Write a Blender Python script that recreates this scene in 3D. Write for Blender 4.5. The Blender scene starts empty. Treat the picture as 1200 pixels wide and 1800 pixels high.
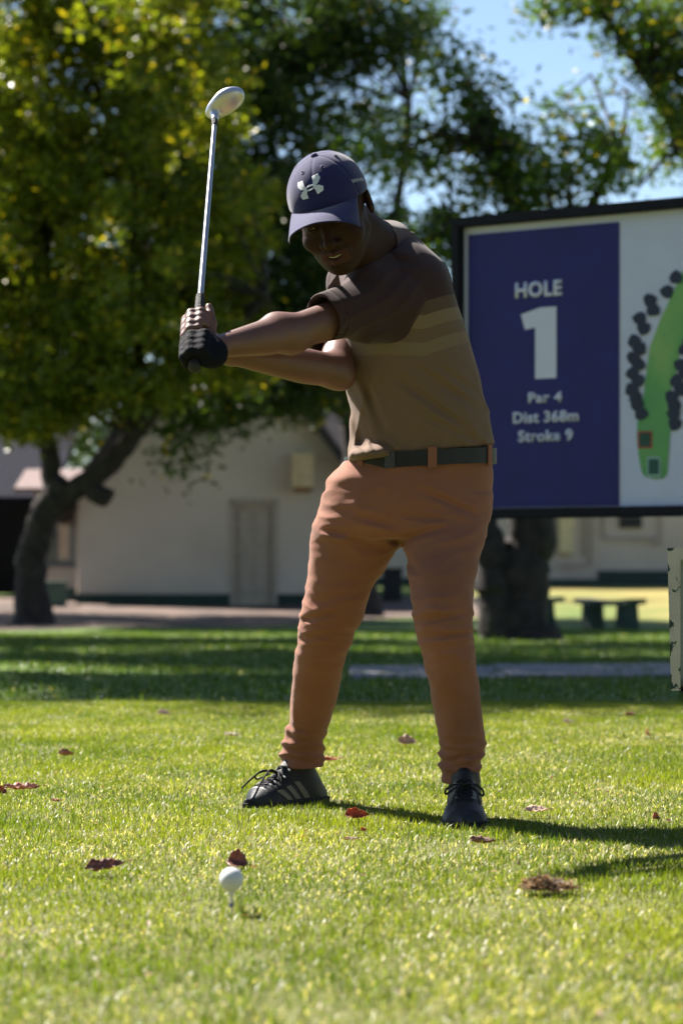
import bpy, bmesh, math, random
import numpy as np
from mathutils import Vector, Matrix
from mathutils.bvhtree import BVHTree
random.seed(7); rng = np.random.default_rng(11)
R = math.radians
S = bpy.context.scene
COL = S.collection
# ---------------------------------------------------------------- camera
cam_d = bpy.data.cameras.new('camera'); cam = bpy.data.objects.new('camera', cam_d); COL.objects.link(cam)
S.camera = cam
cam.location = (0, 0, 0.6); cam.rotation_euler = (R(90), 0, 0)
cam_d.sensor_fit = 'VERTICAL'; cam_d.sensor_height = 36; cam_d.lens = 85; cam_d.shift_y = 105/1800
cam_d.clip_start = 0.1; cam_d.clip_end = 2000
cam_d.dof.use_dof = True; cam_d.dof.focus_distance = 5.85; cam_d.dof.aperture_fstop = 4.0
# ---------------------------------------------------------------- light
SUN_AZ, SUN_EL = 47.0, 46.0          # behind the golfer, 47 degrees to the left
W = bpy.data.worlds.new('World'); S.world = W; W.use_nodes = True
nt = W.node_tree; sky = nt.nodes.new('ShaderNodeTexSky'); sky.sky_type = 'NISHITA'
sky.sun_disc = False; sky.sun_elevation = R(SUN_EL); sky.sun_rotation = R(-SUN_AZ)
sky.air_density = 1.0; sky.dust_density = 0.6; sky.altitude = 1200
bg = nt.nodes['Background']; bg.inputs['Strength'].default_value = 0.05
nt.links.new(sky.outputs[0], bg.inputs['Color'])
sd = bpy.data.lights.new('sun', 'SUN'); sun = bpy.data.objects.new('sun', sd); COL.objects.link(sun)
sd.energy = 5.0; sd.angle = R(0.5); sd.color = (1.0, 0.93, 0.84)
trav = Vector((math.sin(R(SUN_AZ))*math.cos(R(SUN_EL)), -math.cos(R(SUN_AZ))*math.cos(R(SUN_EL)), -math.sin(R(SUN_EL))))
sun.rotation_euler = trav.to_track_quat('-Z', 'Y').to_euler()
S.view_settings.view_transform = 'Standard'; S.view_settings.look = 'None'
S.view_settings.exposure = 1.85; S.view_settings.gamma = 1; S.view_settings.use_curve_mapping = False

# ---------------------------------------------------------------- helpers
def P(px, py, d):
    return np.array(((px-600)*d/4250, d, 0.6+(1005-py)*d/4250))
def tag(o, label=None, cat=None, group=None, kind=None):
    if label: o['label'] = label
    if cat: o['category'] = cat
    if group: o['group'] = group
    if kind: o['kind'] = kind
    return o
def empty(name, loc=(0, 0, 0), rz=0):
    o = bpy.data.objects.new(name, None); COL.objects.link(o); o.location = loc; o.rotation_euler = (0, 0, rz); o.empty_display_size = .1
    return o
def link(name, me, m=None, parent=None, world=True):
    o = bpy.data.objects.new(name, me); COL.objects.link(o)
    if m is not None:
        me.materials.clear(); me.materials.append(m)
    if parent is not None:
        o.parent = parent
        if world:
            o.matrix_parent_inverse = wm(parent).inverted()
    return o
def wm(o):
    M = Matrix.LocRotScale(o.location, o.rotation_euler, o.scale)
    if o.parent is not None:
        return wm(o.parent) @ o.matrix_parent_inverse @ M
    return M
def npmesh(name, V, quads=None, tris=None, smooth=True, cols=None, attrs=None):
    me = bpy.data.meshes.new(name); V = np.ascontiguousarray(V, dtype=np.float32)
    q = np.zeros((0, 4), np.int32) if quads is None else np.asarray(quads, np.int32)
    t = np.zeros((0, 3), np.int32) if tris is None else np.asarray(tris, np.int32)
    me.vertices.add(len(V)); me.vertices.foreach_set('co', V.ravel())
    nl = q.size+t.size; me.loops.add(nl)
    me.loops.foreach_set('vertex_index', np.concatenate((q.ravel(), t.ravel())).astype(np.int32))
    me.polygons.add(len(q)+len(t))
    st = np.concatenate((np.arange(len(q))*4, q.size+np.arange(len(t))*3)).astype(np.int32)
    me.polygons.foreach_set('loop_start', st)
    me.polygons.foreach_set('use_smooth', np.full(len(st), smooth))
    me.update(calc_edges=True)
    if cols is not None:
        a = me.color_attributes.new('Col', 'FLOAT_COLOR', 'POINT')
        c = np.ones((len(V), 4), np.float32); c[:, :3] = cols; a.data.foreach_set('color', c.ravel())
    if attrs:
        for k, v in attrs.items():
            a = me.attributes.new(k, 'FLOAT', 'POINT'); a.data.foreach_set('value', np.asarray(v, np.float32))
    return me
class MB:
    'collects simple shapes into one mesh'
    def __init__(s): s.bm = bmesh.new()
    def box(s, lo, hi, M=None, bev=0):
        c = [(a+b)/2 for a, b in zip(lo, hi)]; z = [abs(b-a) for a, b in zip(lo, hi)]
        r = bmesh.ops.create_cube(s.bm, size=1, matrix=Matrix.Translation(c) @ Matrix.Diagonal((*z, 1)))
        vs = r['verts']
        if bev:
            es = list({e for v in vs for e in v.link_edges})
            rr = bmesh.ops.bevel(s.bm, geom=es, offset=bev, segments=2, affect='EDGES', profile=.5)
            vs = list({v for f in rr['faces'] for v in f.verts} | {v for v in vs if v.is_valid})
        if M is not None: bmesh.ops.transform(s.bm, matrix=M, verts=[v for v in vs if v.is_valid])
        return s
    def tube(s, pts, rad, n=10, cap=True):
        pts = [Vector(p) for p in pts]
        if not hasattr(rad, '__len__'): rad = [rad]*len(pts)
        rings = []; up = None
        for i, p in enumerate(pts):
            t = (pts[min(i+1, len(pts)-1)]-pts[max(i-1, 0)]).normalized()
            if up is None:
                up = Vector((0, 0, 1)) if abs(t.z) < .9 else Vector((1, 0, 0))
            a = t.cross(up).normalized(); b = a.cross(t).normalized(); up = b
            rings.append([s.bm.verts.new(p+(a*math.cos(2*math.pi*k/n)+b*math.sin(2*math.pi*k/n))*rad[i]) for k in range(n)])
        for A, B in zip(rings, rings[1:]):
            for k in range(n): s.bm.faces.new((A[k], A[(k+1) % n], B[(k+1) % n], B[k]))
        if cap:
            s.bm.faces.new(rings[0][::-1]); s.bm.faces.new(rings[-1])
        return s
    def prism(s, pts, vec):
        vec = Vector(vec); a = [s.bm.verts.new(p) for p in pts]; b = [s.bm.verts.new(Vector(p)+vec) for p in pts]
        s.bm.faces.new(a); s.bm.faces.new(b[::-1]); n = len(a)
        for i in range(n): s.bm.faces.new((a[i], b[i], b[(i+1) % n], a[(i+1) % n]))
        return s
    def build(s, name, m=None, parent=None, smooth=False, world=True):
        bmesh.ops.recalc_face_normals(s.bm, faces=s.bm.faces)
        me = bpy.data.meshes.new(name); s.bm.to_mesh(me); s.bm.free()
        if smooth:
            me.polygons.foreach_set('use_smooth', np.ones(len(me.polygons), bool))
            try: me.set_sharp_from_angle(angle=R(40))
            except Exception: pass
        return link(name, me, m, parent, world)
# ---------------------------------------------------------------- materials
def mat(name, col, rough=.7, var=.15, vscale=8., bump=.1, bscale=60., spec=.4, metal=0., sheen=0., stops=None, detail=4):
    m = bpy.data.materials.new(name); m.use_nodes = True; t = m.node_tree; N = t.nodes; L = t.links
    b = N['Principled BSDF']; b.inputs['Roughness'].default_value = rough; b.inputs['Metallic'].default_value = metal
    b.inputs['Specular IOR Level'].default_value = spec; b.inputs['Sheen Weight'].default_value = sheen
    b.inputs['Sheen Roughness'].default_value = .4
    tc = N.new('ShaderNodeTexCoord'); n = N.new('ShaderNodeTexNoise'); n.inputs['Scale'].default_value = vscale; n.inputs['Detail'].default_value = detail
    L.new(tc.outputs['Object'], n.inputs['Vector'])
    r = N.new('ShaderNodeValToRGB'); e = r.color_ramp.elements
    e[0].position = .3; e[1].position = .72
    e[0].color = (*[c*(1-var) for c in col], 1); e[1].color = (*[min(1, c*(1+var)) for c in col], 1)
    if stops:
        while len(e) > 1: e.remove(e[-1])
        e[0].position = stops[0][0]; e[0].color = (*stops[0][1], 1)
        for p, c in stops[1:]:
            x = e.new(p); x.color = (*c, 1)
    L.new(n.outputs['Fac'], r.inputs['Fac']); L.new(r.outputs['Color'], b.inputs['Base Color'])
    if bump:
        n2 = N.new('ShaderNodeTexNoise'); n2.inputs['Scale'].default_value = bscale; n2.inputs['Detail'].default_value = 5
        L.new(tc.outputs['Object'], n2.inputs['Vector'])
        bp = N.new('ShaderNodeBump'); bp.inputs['Strength'].default_value = bump; bp.inputs['Distance'].default_value = .02
        L.new(n2.outputs['Fac'], bp.inputs['Height']); L.new(bp.outputs['Normal'], b.inputs['Normal'])
    return m
def leafmat(name, trans=.45, rough=.45, spec=.4, tgain=(1.5, 1.6, .6)):
    m = bpy.data.materials.new(name); m.use_nodes = True; t = m.node_tree; N = t.nodes; L = t.links
    b = N['Principled BSDF']; b.inputs['Roughness'].default_value = rough; b.inputs['Specular IOR Level'].default_value = spec
    a = N.new('ShaderNodeAttribute'); a.attribute_name = 'Col'; L.new(a.outputs['Color'], b.inputs['Base Color'])
    tr = N.new('ShaderNodeBsdfTranslucent'); mx = N.new('ShaderNodeMix'); mx.data_type = 'RGBA'; mx.blend_type = 'MULTIPLY'
    mx.inputs[0].default_value = 1; L.new(a.outputs['Color'], mx.inputs[6]); mx.inputs[7].default_value = (*tgain, 1)
    mx.clamp_result = False
    L.new(mx.outputs[2], tr.inputs['Color'])
    ms = N.new('ShaderNodeMixShader'); ms.inputs[0].default_value = trans
    L.new(b.outputs[0], ms.inputs[1]); L.new(tr.outputs[0], ms.inputs[2]); L.new(ms.outputs[0], N['Material Output'].inputs['Surface'])
    return m
def attrmat(name, rough=.5, spec=.4, bump=.1, bscale=200., coat=0.):
    m = mat(name, (1, 1, 1), rough=rough, spec=spec, bump=bump, bscale=bscale, var=0)
    t = m.node_tree; a = t.nodes.new('ShaderNodeAttribute'); a.attribute_name = 'Col'
    t.links.new(a.outputs['Color'], t.nodes['Principled BSDF'].inputs['Base Color'])
    t.nodes['Principled BSDF'].inputs['Coat Weight'].default_value = coat
    return m
def vnoise(X, Y, Z, sc, seed=0):
    'smooth value noise in -1..1, numpy'
    r = np.random.default_rng(seed).uniform(-1, 1, 4096).astype(np.float32)
    x, y, z = X*sc+100.3, Y*sc+57.1, Z*sc+31.7
    ix, iy, iz = np.floor(x).astype(np.int64), np.floor(y).astype(np.int64), np.floor(z).astype(np.int64)
    fx, fy, fz = x-ix, y-iy, z-iz
    fx = fx*fx*(3-2*fx); fy = fy*fy*(3-2*fy); fz = fz*fz*(3-2*fz)
    def h(a, b, c): return r[(a*73856093 ^ b*19349663 ^ c*83492791) & 4095]
    c00 = h(ix, iy, iz)*(1-fx)+h(ix+1, iy, iz)*fx; c10 = h(ix, iy+1, iz)*(1-fx)+h(ix+1, iy+1, iz)*fx
    c01 = h(ix, iy, iz+1)*(1-fx)+h(ix+1, iy, iz+1)*fx; c11 = h(ix, iy+1, iz+1)*(1-fx)+h(ix+1, iy+1, iz+1)*fx
    return (c00*(1-fy)+c10*fy)*(1-fz)+(c01*(1-fy)+c11*fy)*fz
# ---------------------------------------------------------------- signed distance modelling
class SDF:
    def __init__(s, lo, hi, h):
        s.lo = np.array(lo, float); s.h = h; n = np.ceil((np.array(hi)-s.lo)/h).astype(int)+1
        s.ax = [(s.lo[i]+h*np.arange(n[i])).astype(np.float32) for i in range(3)]
        s.D = np.full(n, .3, np.float32)
    def put(s, prim, k=.0, op='u', pad=None):
        f, lo, hi = prim; pad = (k+3*s.h) if pad is None else pad
        sl = []
        for i in range(3):
            a = int(max(0, math.floor((lo[i]-pad-s.lo[i])/s.h))); b = int(min(len(s.ax[i]), math.ceil((hi[i]+pad-s.lo[i])/s.h)+1))
            if b <= a: return s
            sl.append(slice(a, b))
        sl = tuple(sl)
        X = s.ax[0][sl[0]][:, None, None]; Y = s.ax[1][sl[1]][None, :, None]; Z = s.ax[2][sl[2]][None, None, :]
        d = f(X, Y, Z).astype(np.float32); E = s.D[sl]
        if op == 'u':
            r = np.minimum(E, d)
            if k: hh = np.maximum(k-np.abs(E-d), 0)/k; r = r-hh*hh*k*.25
        else:
            if op == 's': d = -d
            r = np.maximum(E, d)
            if k: hh = np.maximum(k-np.abs(E-d), 0)/k; r = r+hh*hh*k*.25
        s.D[sl] = r; return s
    def disp(s, f, band=.03):
        'D -= f(x,y,z) near the surface'
        I = np.nonzero(np.abs(s.D) < band)
        x, y, z = s.ax[0][I[0]], s.ax[1][I[1]], s.ax[2][I[2]]
        s.D[I] -= f(x, y, z).astype(np.float32); return s
    def mesh(s, name, cols=None, attrs=None, M=None):
        D = s.D; B = .05
        D[0], D[-1], D[:, 0], D[:, -1], D[:, :, 0], D[:, :, -1] = B, B, B, B, B, B
        I = D < 0; nx, ny, nz = D.shape
        A = np.zeros((nx-1, ny-1, nz-1), np.uint8)
        C = [(a, b, c) for a in (0, 1) for b in (0, 1) for c in (0, 1)]
        for a, b, c in C: A += I[a:nx-1+a, b:ny-1+b, c:nz-1+c]
        act = (A > 0) & (A < 8); idx = np.argwhere(act); cid = np.full(A.shape, -1, np.int32); cid[act] = np.arange(len(idx))
        v = {c: D[idx[:, 0]+c[0], idx[:, 1]+c[1], idx[:, 2]+c[2]] for c in C}
        acc = np.zeros((len(idx), 3)); cnt = np.zeros(len(idx))
        for c in C:
            for ax in range(3):
                if c[ax] == 0:
                    e = list(c); e[ax] = 1; e = tuple(e); a, b = v[c], v[e]; m = (a < 0) != (b < 0)
                    t = a[m]/(a[m]-b[m]); p = np.tile(np.array(c, float), (m.sum(), 1)); p[:, ax] += t
                    acc[m] += p; cnt[m] += 1
        V = s.lo+s.h*(idx+acc/cnt[:, None]); Q = []
        O = {0: [(0, -1, -1), (0, 0, -1), (0, 0, 0), (0, -1, 0)], 1: [(-1, 0, -1), (-1, 0, 0), (0, 0, 0), (0, 0, -1)], 2: [(-1, -1, 0), (0, -1, 0), (0, 0, 0), (-1, 0, 0)]}
        for ax in range(3):
            a = [slice(1, -1)]*3; b = [slice(1, -1)]*3; a[ax] = slice(0, -1); b[ax] = slice(1, None)
            ia = I[tuple(a)]; m = ia != I[tuple(b)]; p = np.argwhere(m); ins = ia[m]
            p += np.array([0 if i == ax else 1 for i in range(3)])
            q = np.stack([cid[p[:, 0]+o[0], p[:, 1]+o[1], p[:, 2]+o[2]] for o in O[ax]], 1)
            q[~ins] = q[~ins][:, ::-1]; Q.append(q)
        Q = np.concatenate(Q); Q = Q[(Q >= 0).all(1)]
        cc = cols(V) if cols else None; at = {k: f(V) for k, f in attrs.items()} if attrs else None
        if M is not None: V = V@np.array(M)[:3, :3].T+np.array(M)[:3, 3]
        return npmesh(name, V, quads=Q, cols=cc, attrs=at)
def cap_(a, b, ra, rb=None, bulge=0.):
    a, b = np.array(a, float), np.array(b, float); rb = ra if rb is None else rb; ba = b-a; L2 = (ba@ba)+1e-12
    def f(X, Y, Z):
        px, py, pz = X-a[0], Y-a[1], Z-a[2]
        t = np.clip((px*ba[0]+py*ba[1]+pz*ba[2])/L2, 0, 1)
        return np.sqrt((px-t*ba[0])**2+(py-t*ba[1])**2+(pz-t*ba[2])**2)-(ra+(rb-ra)*t+bulge*np.sin(t*math.pi))
    r = max(ra, rb)+bulge
    return f, np.minimum(a, b)-r, np.maximum(a, b)+r
def prof_(a, b, ts, rs):
    'bone with a radius profile'
    a, b = np.array(a, float), np.array(b, float); ba = b-a; L2 = ba@ba
    T = np.linspace(0, 1, 64); RR = np.interp(T, ts, rs); RR = np.convolve(np.pad(RR, 4, 'edge'), np.ones(9)/9, 'valid')
    def f(X, Y, Z):
        px, py, pz = X-a[0], Y-a[1], Z-a[2]
        t = np.clip((px*ba[0]+py*ba[1]+pz*ba[2])/L2, 0, 1)
        return np.sqrt((px-t*ba[0])**2+(py-t*ba[1])**2+(pz-t*ba[2])**2)-np.interp(t, T, RR)
    r = max(rs)
    return f, np.minimum(a, b)-r, np.maximum(a, b)+r
def ell_(c, r, F=None):
    'ellipsoid; F = 3x3 whose columns are its axes'
    c = np.array(c, float); r = np.array(r, float); F = np.eye(3) if F is None else np.array(F)
    def f(X, Y, Z):
        p = (X-c[0], Y-c[1], Z-c[2]); q = [p[0]*F[0, i]+p[1]*F[1, i]+p[2]*F[2, i] for i in range(3)]
        k0 = np.sqrt(sum((q[i]/r[i])**2 for i in range(3))); k1 = np.sqrt(sum((q[i]/r[i]**2)**2 for i in range(3)))+1e-9
        return k0*(k0-1)/k1
    e = np.sqrt(((F*r)**2).sum(1))
    return f, c-e, c+e
def smooth_rows(rows, n=200, w=7):
    rows = np.array(sorted(rows)); z = np.linspace(rows[0, 0], rows[-1, 0], n)
    out = [z]
    for i in range(1, rows.shape[1]):
        v = np.interp(z, rows[:, 0], rows[:, i]); v = np.convolve(np.pad(v, w, 'edge'), np.ones(2*w+1)/(2*w+1), 'valid'); out.append(v)
    return out
def loft_(rows, p=2.2, n=200, w=6):
    'rows of (z, cx, cy, rx, ry): a stack of superellipses'
    z, cx, cy, rx, ry = smooth_rows(rows, n, w)
    def f(X, Y, Z):
        zz = np.clip(Z, z[0], z[-1]); a, b, c, d = (np.interp(zz, z, q) for q in (cx, cy, rx, ry))
        r = (np.abs((X-a)/c)**p+np.abs((Y-b)/d)**p)**(1/p)
        return np.maximum((r-1)*np.minimum(c, d), np.maximum(Z-z[-1], z[0]-Z))
    return f, np.array(((cx-rx).min(), (cy-ry).min(), z[0])), np.array(((cx+rx).max(), (cy+ry).max(), z[-1]))
def half_(n, o):
    n = np.array(n, float)/np.linalg.norm(n); o = np.array(o, float)
    return (lambda X, Y, Z: (X-o[0])*n[0]+(Y-o[1])*n[1]+(Z-o[2])*n[2]), np.full(3, -99.), np.full(3, 99.)
def ring_pts(*a): return a
def bvh_of(me):
    return BVHTree.FromPolygons([v.co[:] for v in me.vertices], [p.vertices[:] for p in me.polygons])
def drape(name, polys, to3, direction, bvh, off, m, parent, res=.006, thick=0.0012):
    'flat 2-D polygons cut into small cells, laid on a surface along a direction'
    bm = bmesh.new(); dirv = Vector(direction).normalized()
    for poly in polys:
        vs = [bm.verts.new((x, y, 0)) for x, y in poly]; bm.faces.new(vs)
    xs = [x for p in polys for x, y in p]; ys = [y for p in polys for x, y in p]
    for ax, vals in ((0, xs), (1, ys)):
        a, b = min(vals), max(vals); k = int((b-a)/res)
        for i in range(1, k+1):
            co = [0, 0, 0]; co[ax] = a+(b-a)*i/(k+1); no = [0, 0, 0]; no[ax] = 1
            bmesh.ops.bisect_plane(bm, geom=bm.verts[:]+bm.edges[:]+bm.faces[:], plane_co=co, plane_no=no)
    dead = []
    for v in bm.verts:
        p = Vector(to3(v.co.x, v.co.y)); h = bvh.ray_cast(p-dirv*.3, dirv, .8)
        if h[0] is None: dead.append(v); continue
        n = h[1]
        if n.dot(dirv) > 0: n = -n
        v.co = h[0]+n*off
    bmesh.ops.delete(bm, geom=dead, context='VERTS')
    for f in bm.faces:
        f.normal_update()
    if thick:
        r = bmesh.ops.extrude_face_region(bm, geom=bm.faces[:])
        for v in [g for g in r['geom'] if isinstance(g, bmesh.types.BMVert)]: v.co -= dirv*thick
    bmesh.ops.recalc_face_normals(bm, faces=bm.faces)
    me = bpy.data.meshes.new(name); bm.to_mesh(me); bm.free()
    return link(name, me, m, parent)
# ================================================================ SETTING
def gz(x, y):
    y = np.asarray(y, float); x = np.asarray(x, float)
    z = np.interp(y, [-50, 10.6, 11.6, 14, 20, 27, 34, 41, 47, 60, 90, 400], [0, 0, -.025, -.05, -.09, -.16, -.24, -.15, -.05, .25, .5, .5])
    return z+.012*np.sin(x*1.3+y*.7)*np.clip((y-11)/6, 0, 1)+.02*np.sin(x*.31+1)*np.sin(y*.23)*np.clip((y-12)/8, 0, 1)
def sheet(name, xs, ys, dz, m, mask=None):
    X, Y = np.meshgrid(xs, ys); V = np.stack((X, Y, gz(X, Y)+dz), -1).reshape(-1, 3); nx = len(xs)
    q = [(j*nx+i, j*nx+i+1, (j+1)*nx+i+1, (j+1)*nx+i) for j in range(len(ys)-1) for i in range(nx-1) if mask is None or mask(xs[i], ys[j])]
    return link(name, npmesh(name, V, quads=q), m)
def lawn_mat():
    m = mat('lawn_turf', (.05, .1, .02), rough=.8, var=.3, vscale=2.5, bump=.9, bscale=45, spec=.2)
    t = m.node_tree; N = t.nodes; L = t.links; b = N['Principled BSDF']
    src = b.inputs['Base Color'].links[0].from_socket
    r = [n for n in N if n.type == 'VALTORGB'][0].color_ramp.elements
    r[0].color = (.05, .105, .018, 1); r[1].color = (.115, .17, .03, 1)
    g = N.new('ShaderNodeNewGeometry'); sp = N.new('ShaderNodeSeparateXYZ'); L.new(g.outputs['Position'], sp.inputs[0])
    def rng_(o, a, b_):
        k = N.new('ShaderNodeMapRange'); k.inputs[1].default_value = a; k.inputs[2].default_value = b_; k.interpolation_type = 'SMOOTHSTEP'; L.new(o, k.inputs[0]); return k.outputs[0]
    def mth(op, a, b_):
        k = N.new('ShaderNodeMath'); k.operation = op
        for i, v in enumerate((a, b_)):
            if isinstance(v, (int, float)): k.inputs[i].default_value = v
            else: L.new(v, k.inputs[i])
        return k.outputs[0]
    n = N.new('ShaderNodeTexNoise'); n.inputs['Scale'].default_value = .35; n.inputs['Detail'].default_value = 5; L.new(g.outputs['Position'], n.inputs['Vector'])
    f = mth('MULTIPLY', mth('MULTIPLY', rng_(sp.outputs['Y'], 33, 40), rng_(sp.outputs['X'], 1, 4)), rng_(n.outputs['Fac'], .3, .6))
    mx = N.new('ShaderNodeMix'); mx.data_type = 'RGBA'; L.new(f, mx.inputs[0]); L.new(src, mx.inputs[6]); mx.inputs[7].default_value = (.24, .20, .06, 1)
    # thin thatch showing between the blades of the tee
    f2 = mth('SUBTRACT', 1.0, rng_(sp.outputs['Y'], 10, 13))
    mx2 = N.new('ShaderNodeMix'); mx2.data_type = 'RGBA'; L.new(f2, mx2.inputs[0]); L.new(mx.outputs[2], mx2.inputs[6]); mx2.inputs[7].default_value = (.11, .115, .03, 1)
    L.new(mx2.outputs[2], b.inputs['Base Color'])
    return m
ys = np.concatenate((np.linspace(-30, 2, 9), np.linspace(2.5, 14, 60), np.linspace(14.5, 64, 110), np.geomspace(66, 900, 14)))
xs = np.concatenate((-np.geomspace(900, 16, 12), np.linspace(-15, 15, 61), np.geomspace(16, 900, 12)))
tag(sheet('lawn', xs, ys, 0, lawn_mat()), kind='structure')
soil = mat('bare_soil', (.095, .062, .048), rough=.95, var=.6, vscale=1.2, bump=.6, bscale=20)
def soil_mask(x, y):
    e = 35.0+.5*math.sin(x*1.7)+max(0, (x+2.3))*1.3
    return y > e and x < 3.5
tag(sheet('bare_soil', np.linspace(-14, 4, 73), np.linspace(33, 52, 90), .006, soil, soil_mask), kind='structure')
pav = mat('path_paving', (.18, .17, .19), rough=.85, var=.15, vscale=6, bump=.3)
pth = empty('path'); tag(pth, kind='structure')
pz = gz(0, 16.)
slabmesh = MB().box((-.497, -.9, -.05), (.497, .9, .015), bev=.006)
s0 = slabmesh.build('slab', pav, pth)
s0.location = (.55, 15.9, float(gz(.0, 15.9))+.012)
for i in range(1, 9):
    c = s0.copy(); COL.objects.link(c); x = .55+i*1.0; c.location = (x, 15.9-.02*i+random.uniform(-.006, .006), float(gz(x, 15.9))+.012+random.uniform(-.003, .003)); c.rotation_euler = (0, 0, random.uniform(-.006, .006))

# ---------------------------------------------------------------- houses
wallm = mat('cream_plaster', (.50, .44, .39), rough=.9, var=.08, vscale=1.2, bump=.25, bscale=30, detail=6)
plinthm = mat('dark_green_plinth_paint', (.012, .035, .03), rough=.6, var=.3)
roofm = mat('dark_thatch_roof', (.04, .036, .042), rough=.95, var=.35, vscale=5, bump=.9, bscale=25)
doorm = mat('cream_door_paint', (.36, .31, .26), rough=.6, var=.08)
darkm = mat('dark_opening', (.012, .013, .018), rough=.6, var=.2)
greym = mat('grey_metal_paint', (.16, .17, .18), rough=.5, var=.15)
whitem = mat('white_gloss_paint', (.75, .72, .68), rough=.4, var=.08)
glassm = mat('window_glass', (.1, .11, .12), rough=.08, var=.2, bump=0, spec=.8)
def X(px, d): return (px-600)*d/4250
house = empty('gabled_house', (X(386, 47), 47, float(gz(X(386, 47), 47))))
tag(house, 'cream plastered gable end house with closed cream door and dark green plinth', 'house')
xl, xr, zb = X(137, 47), X(640, 47), -.25
za, ze = .6+(1005-535)/90.4, .6+(1005-868)/90.4
xa = (xl+xr)/2; dx0, dx1, dzt = X(410, 47), X(482, 47), .6+(1005-882)/90.4
w = MB()
# gable wall made round a door opening
w.prism([(xl, 47, zb), (dx0, 47, zb), (dx0, 47, dzt), (dx1, 47, dzt), (dx1, 47, zb), (xr, 47, zb), (xr, 47, ze), (xa, 47, za), (xl, 47, ze)], (0, .25, 0))
w.build('gable_wall', wallm, house)
w = MB().box((xl, 47.25, zb), (xl+.25, 56, ze)).box((xr-.25, 47.25, zb), (xr, 56, ze)).box((xl+.25, 55.75, zb), (xr-.25, 56, ze)); w.build('side_wall', wallm, house)
pz1 = .6-(1044-1005)/90.4
w = MB().box((xl-.03, 46.96, zb), (dx0-.06, 46.998, pz1)).box((dx1+.06, 46.96, zb), (xr+.03, 46.998, pz1)); w.build('plinth', plinthm, house)
d_ = MB().box((dx0+.03, 47.06, zb+.12), (dx1-.03, 47.11, dzt-.03)).build('door', doorm, house)
for k in range(2):
    for j in range(2):
        MB().box((dx0+.1+.34*k, 47.045, .18+.95*j), (dx0+.37+.34*k, 47.058, .95+.85*j), bev=.008).build('door_panel', doorm, d_)
MB().tube([(dx0+.09, 47.06, .92), (dx0+.09, 47.0, .92), (dx0+.2, 47.0, .92)], .012).build('handle', greym, d_)
MB().box((dx0-.06, 46.97, zb), (dx0+.03, 47.1, dzt)).box((dx1-.03, 46.97, zb), (dx1+.06, 47.1, dzt)).box((dx0-.06, 46.97, dzt-.03), (dx1+.06, 47.1, dzt+.06)).build('door_frame', doorm, house)
for s_ in (-1, 1):
    xe = xa+s_*((xr-xl)/2+.45); zz = ze-.45*(za-ze)/((xr-xl)/2)
    a = Vector((xa, 46.55, za+.03)); b = Vector((xe, 46.55, zz+.03)); up = Vector((0, 0, .3))
    MB().prism([a, b, b+up*.6, a+up*1.2], (0, 10, 0)).build('roof', roofm, house)
MB().prism([(X(455, 51), 50.2, ze+.1), (X(760, 51), 50.2, ze+.1), (X(760, 51), 54.5, ze+4.6), (X(455, 51), 54.5, ze+4.6)], (0, 0, .3)).build('rear_roof', roofm, house)
MB().box((xr+.02, 50.6, -.25), (X(655, 51), 50.85, ze+.25)).build('rear_wall', wallm, house)
wb = empty('wall_box', tuple(P(533, 862, 46.9))); tag(wb, 'cream metal box fixed high on the gable wall right of the door', 'utility box')
q0, q1 = P(513, 858, 46.9), P(552, 797, 46.9)
MB().box((q0[0], 46.62, q0[2]), (q1[0], 46.99, q1[2]), bev=.03).build('housing', mat('yellowed_cream_paint', (.5, .4, .24), rough=.6), wb)
MB().box((q0[0]+.04, 46.66, q0[2]-.07), (q1[0]-.04, 46.97, q0[2]), bev=.01).build('bracket', mat('rusty_bracket', (.18, .08, .05)), wb)
# annex with a window, left of the gable
an = empty('house_annex', (X(105, 49), 49, 0)); tag(an, 'low cream annex with tall grey framed window between tree trunk and gable wall', 'house')
ax0, ax1 = X(64, 49), X(137, 49); wx0, wx1 = X(83, 49), X(133, 49); k49 = 4250/49; zt, zs, wt = .6+(1005-866)/k49, .6+(1005-992)/k49, .6+(1005-893)/k49
MB().prism([(ax0, 49, -.3), (ax1, 49, -.3), (ax1, 49, zt), (ax0, 49, zt)], (0, .02, 0)).build('back_wall', wallm, an)
MB().box((ax0, 48.8, -.3), (ax1, 48.998, zs)).box((ax0, 48.8, wt), (ax1, 48.998, zt)).box((ax0, 48.8, zs), (wx0, 48.998, wt)).box((wx1, 48.8, zs), (ax1, 48.998, wt)).build('wall', wallm, an)
wn = MB().box((wx0, 48.84, zs), (wx0+.06, 48.9, wt)).box((wx1-.1, 48.84, zs), (wx1, 48.9, wt)).box((wx0+.06, 48.84, zs), (wx1-.1, 48.9, zs+.06)).box((wx0+.06, 48.84, wt-.06), (wx1-.1, 48.9, wt)).box((wx0+.2, 48.845, zs+.06), (wx0+.24, 48.895, wt-.06)).build('window', greym, an)
MB().box((wx0+.06, 48.87, zs+.06), (wx0+.2, 48.88, wt-.06)).build('pane', glassm, wn)
MB().box((wx0+.24, 48.875, zs+.06), (wx1-.1, 48.885, wt-.06)).build('curtain', mat('cream_curtain', (.6, .48, .38)), wn)
MB().box((wx0-.1, 48.72, zs-.06), (wx1+.05, 48.797, zs)).build('sill', greym, wn)
MB().box((X(64, 48.6), 48.76, -.3), (ax1, 48.797, .6-(1034-1005)/k49)).build('plinth', mat('faded_green_paint', (.06, .1, .08)), an)
MB().prism([(ax0-.35, 48.3, zt-.02), (ax1-.01, 48.3, zt-.02), (ax1-.01, 50.5, zt+.45), (ax0-.4, 50.5, zt+.45)], (0, 0, .09)).build('roof', mat('pinkish_roof_edge', (.15, .10, .095), rough=.8), an)
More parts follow.
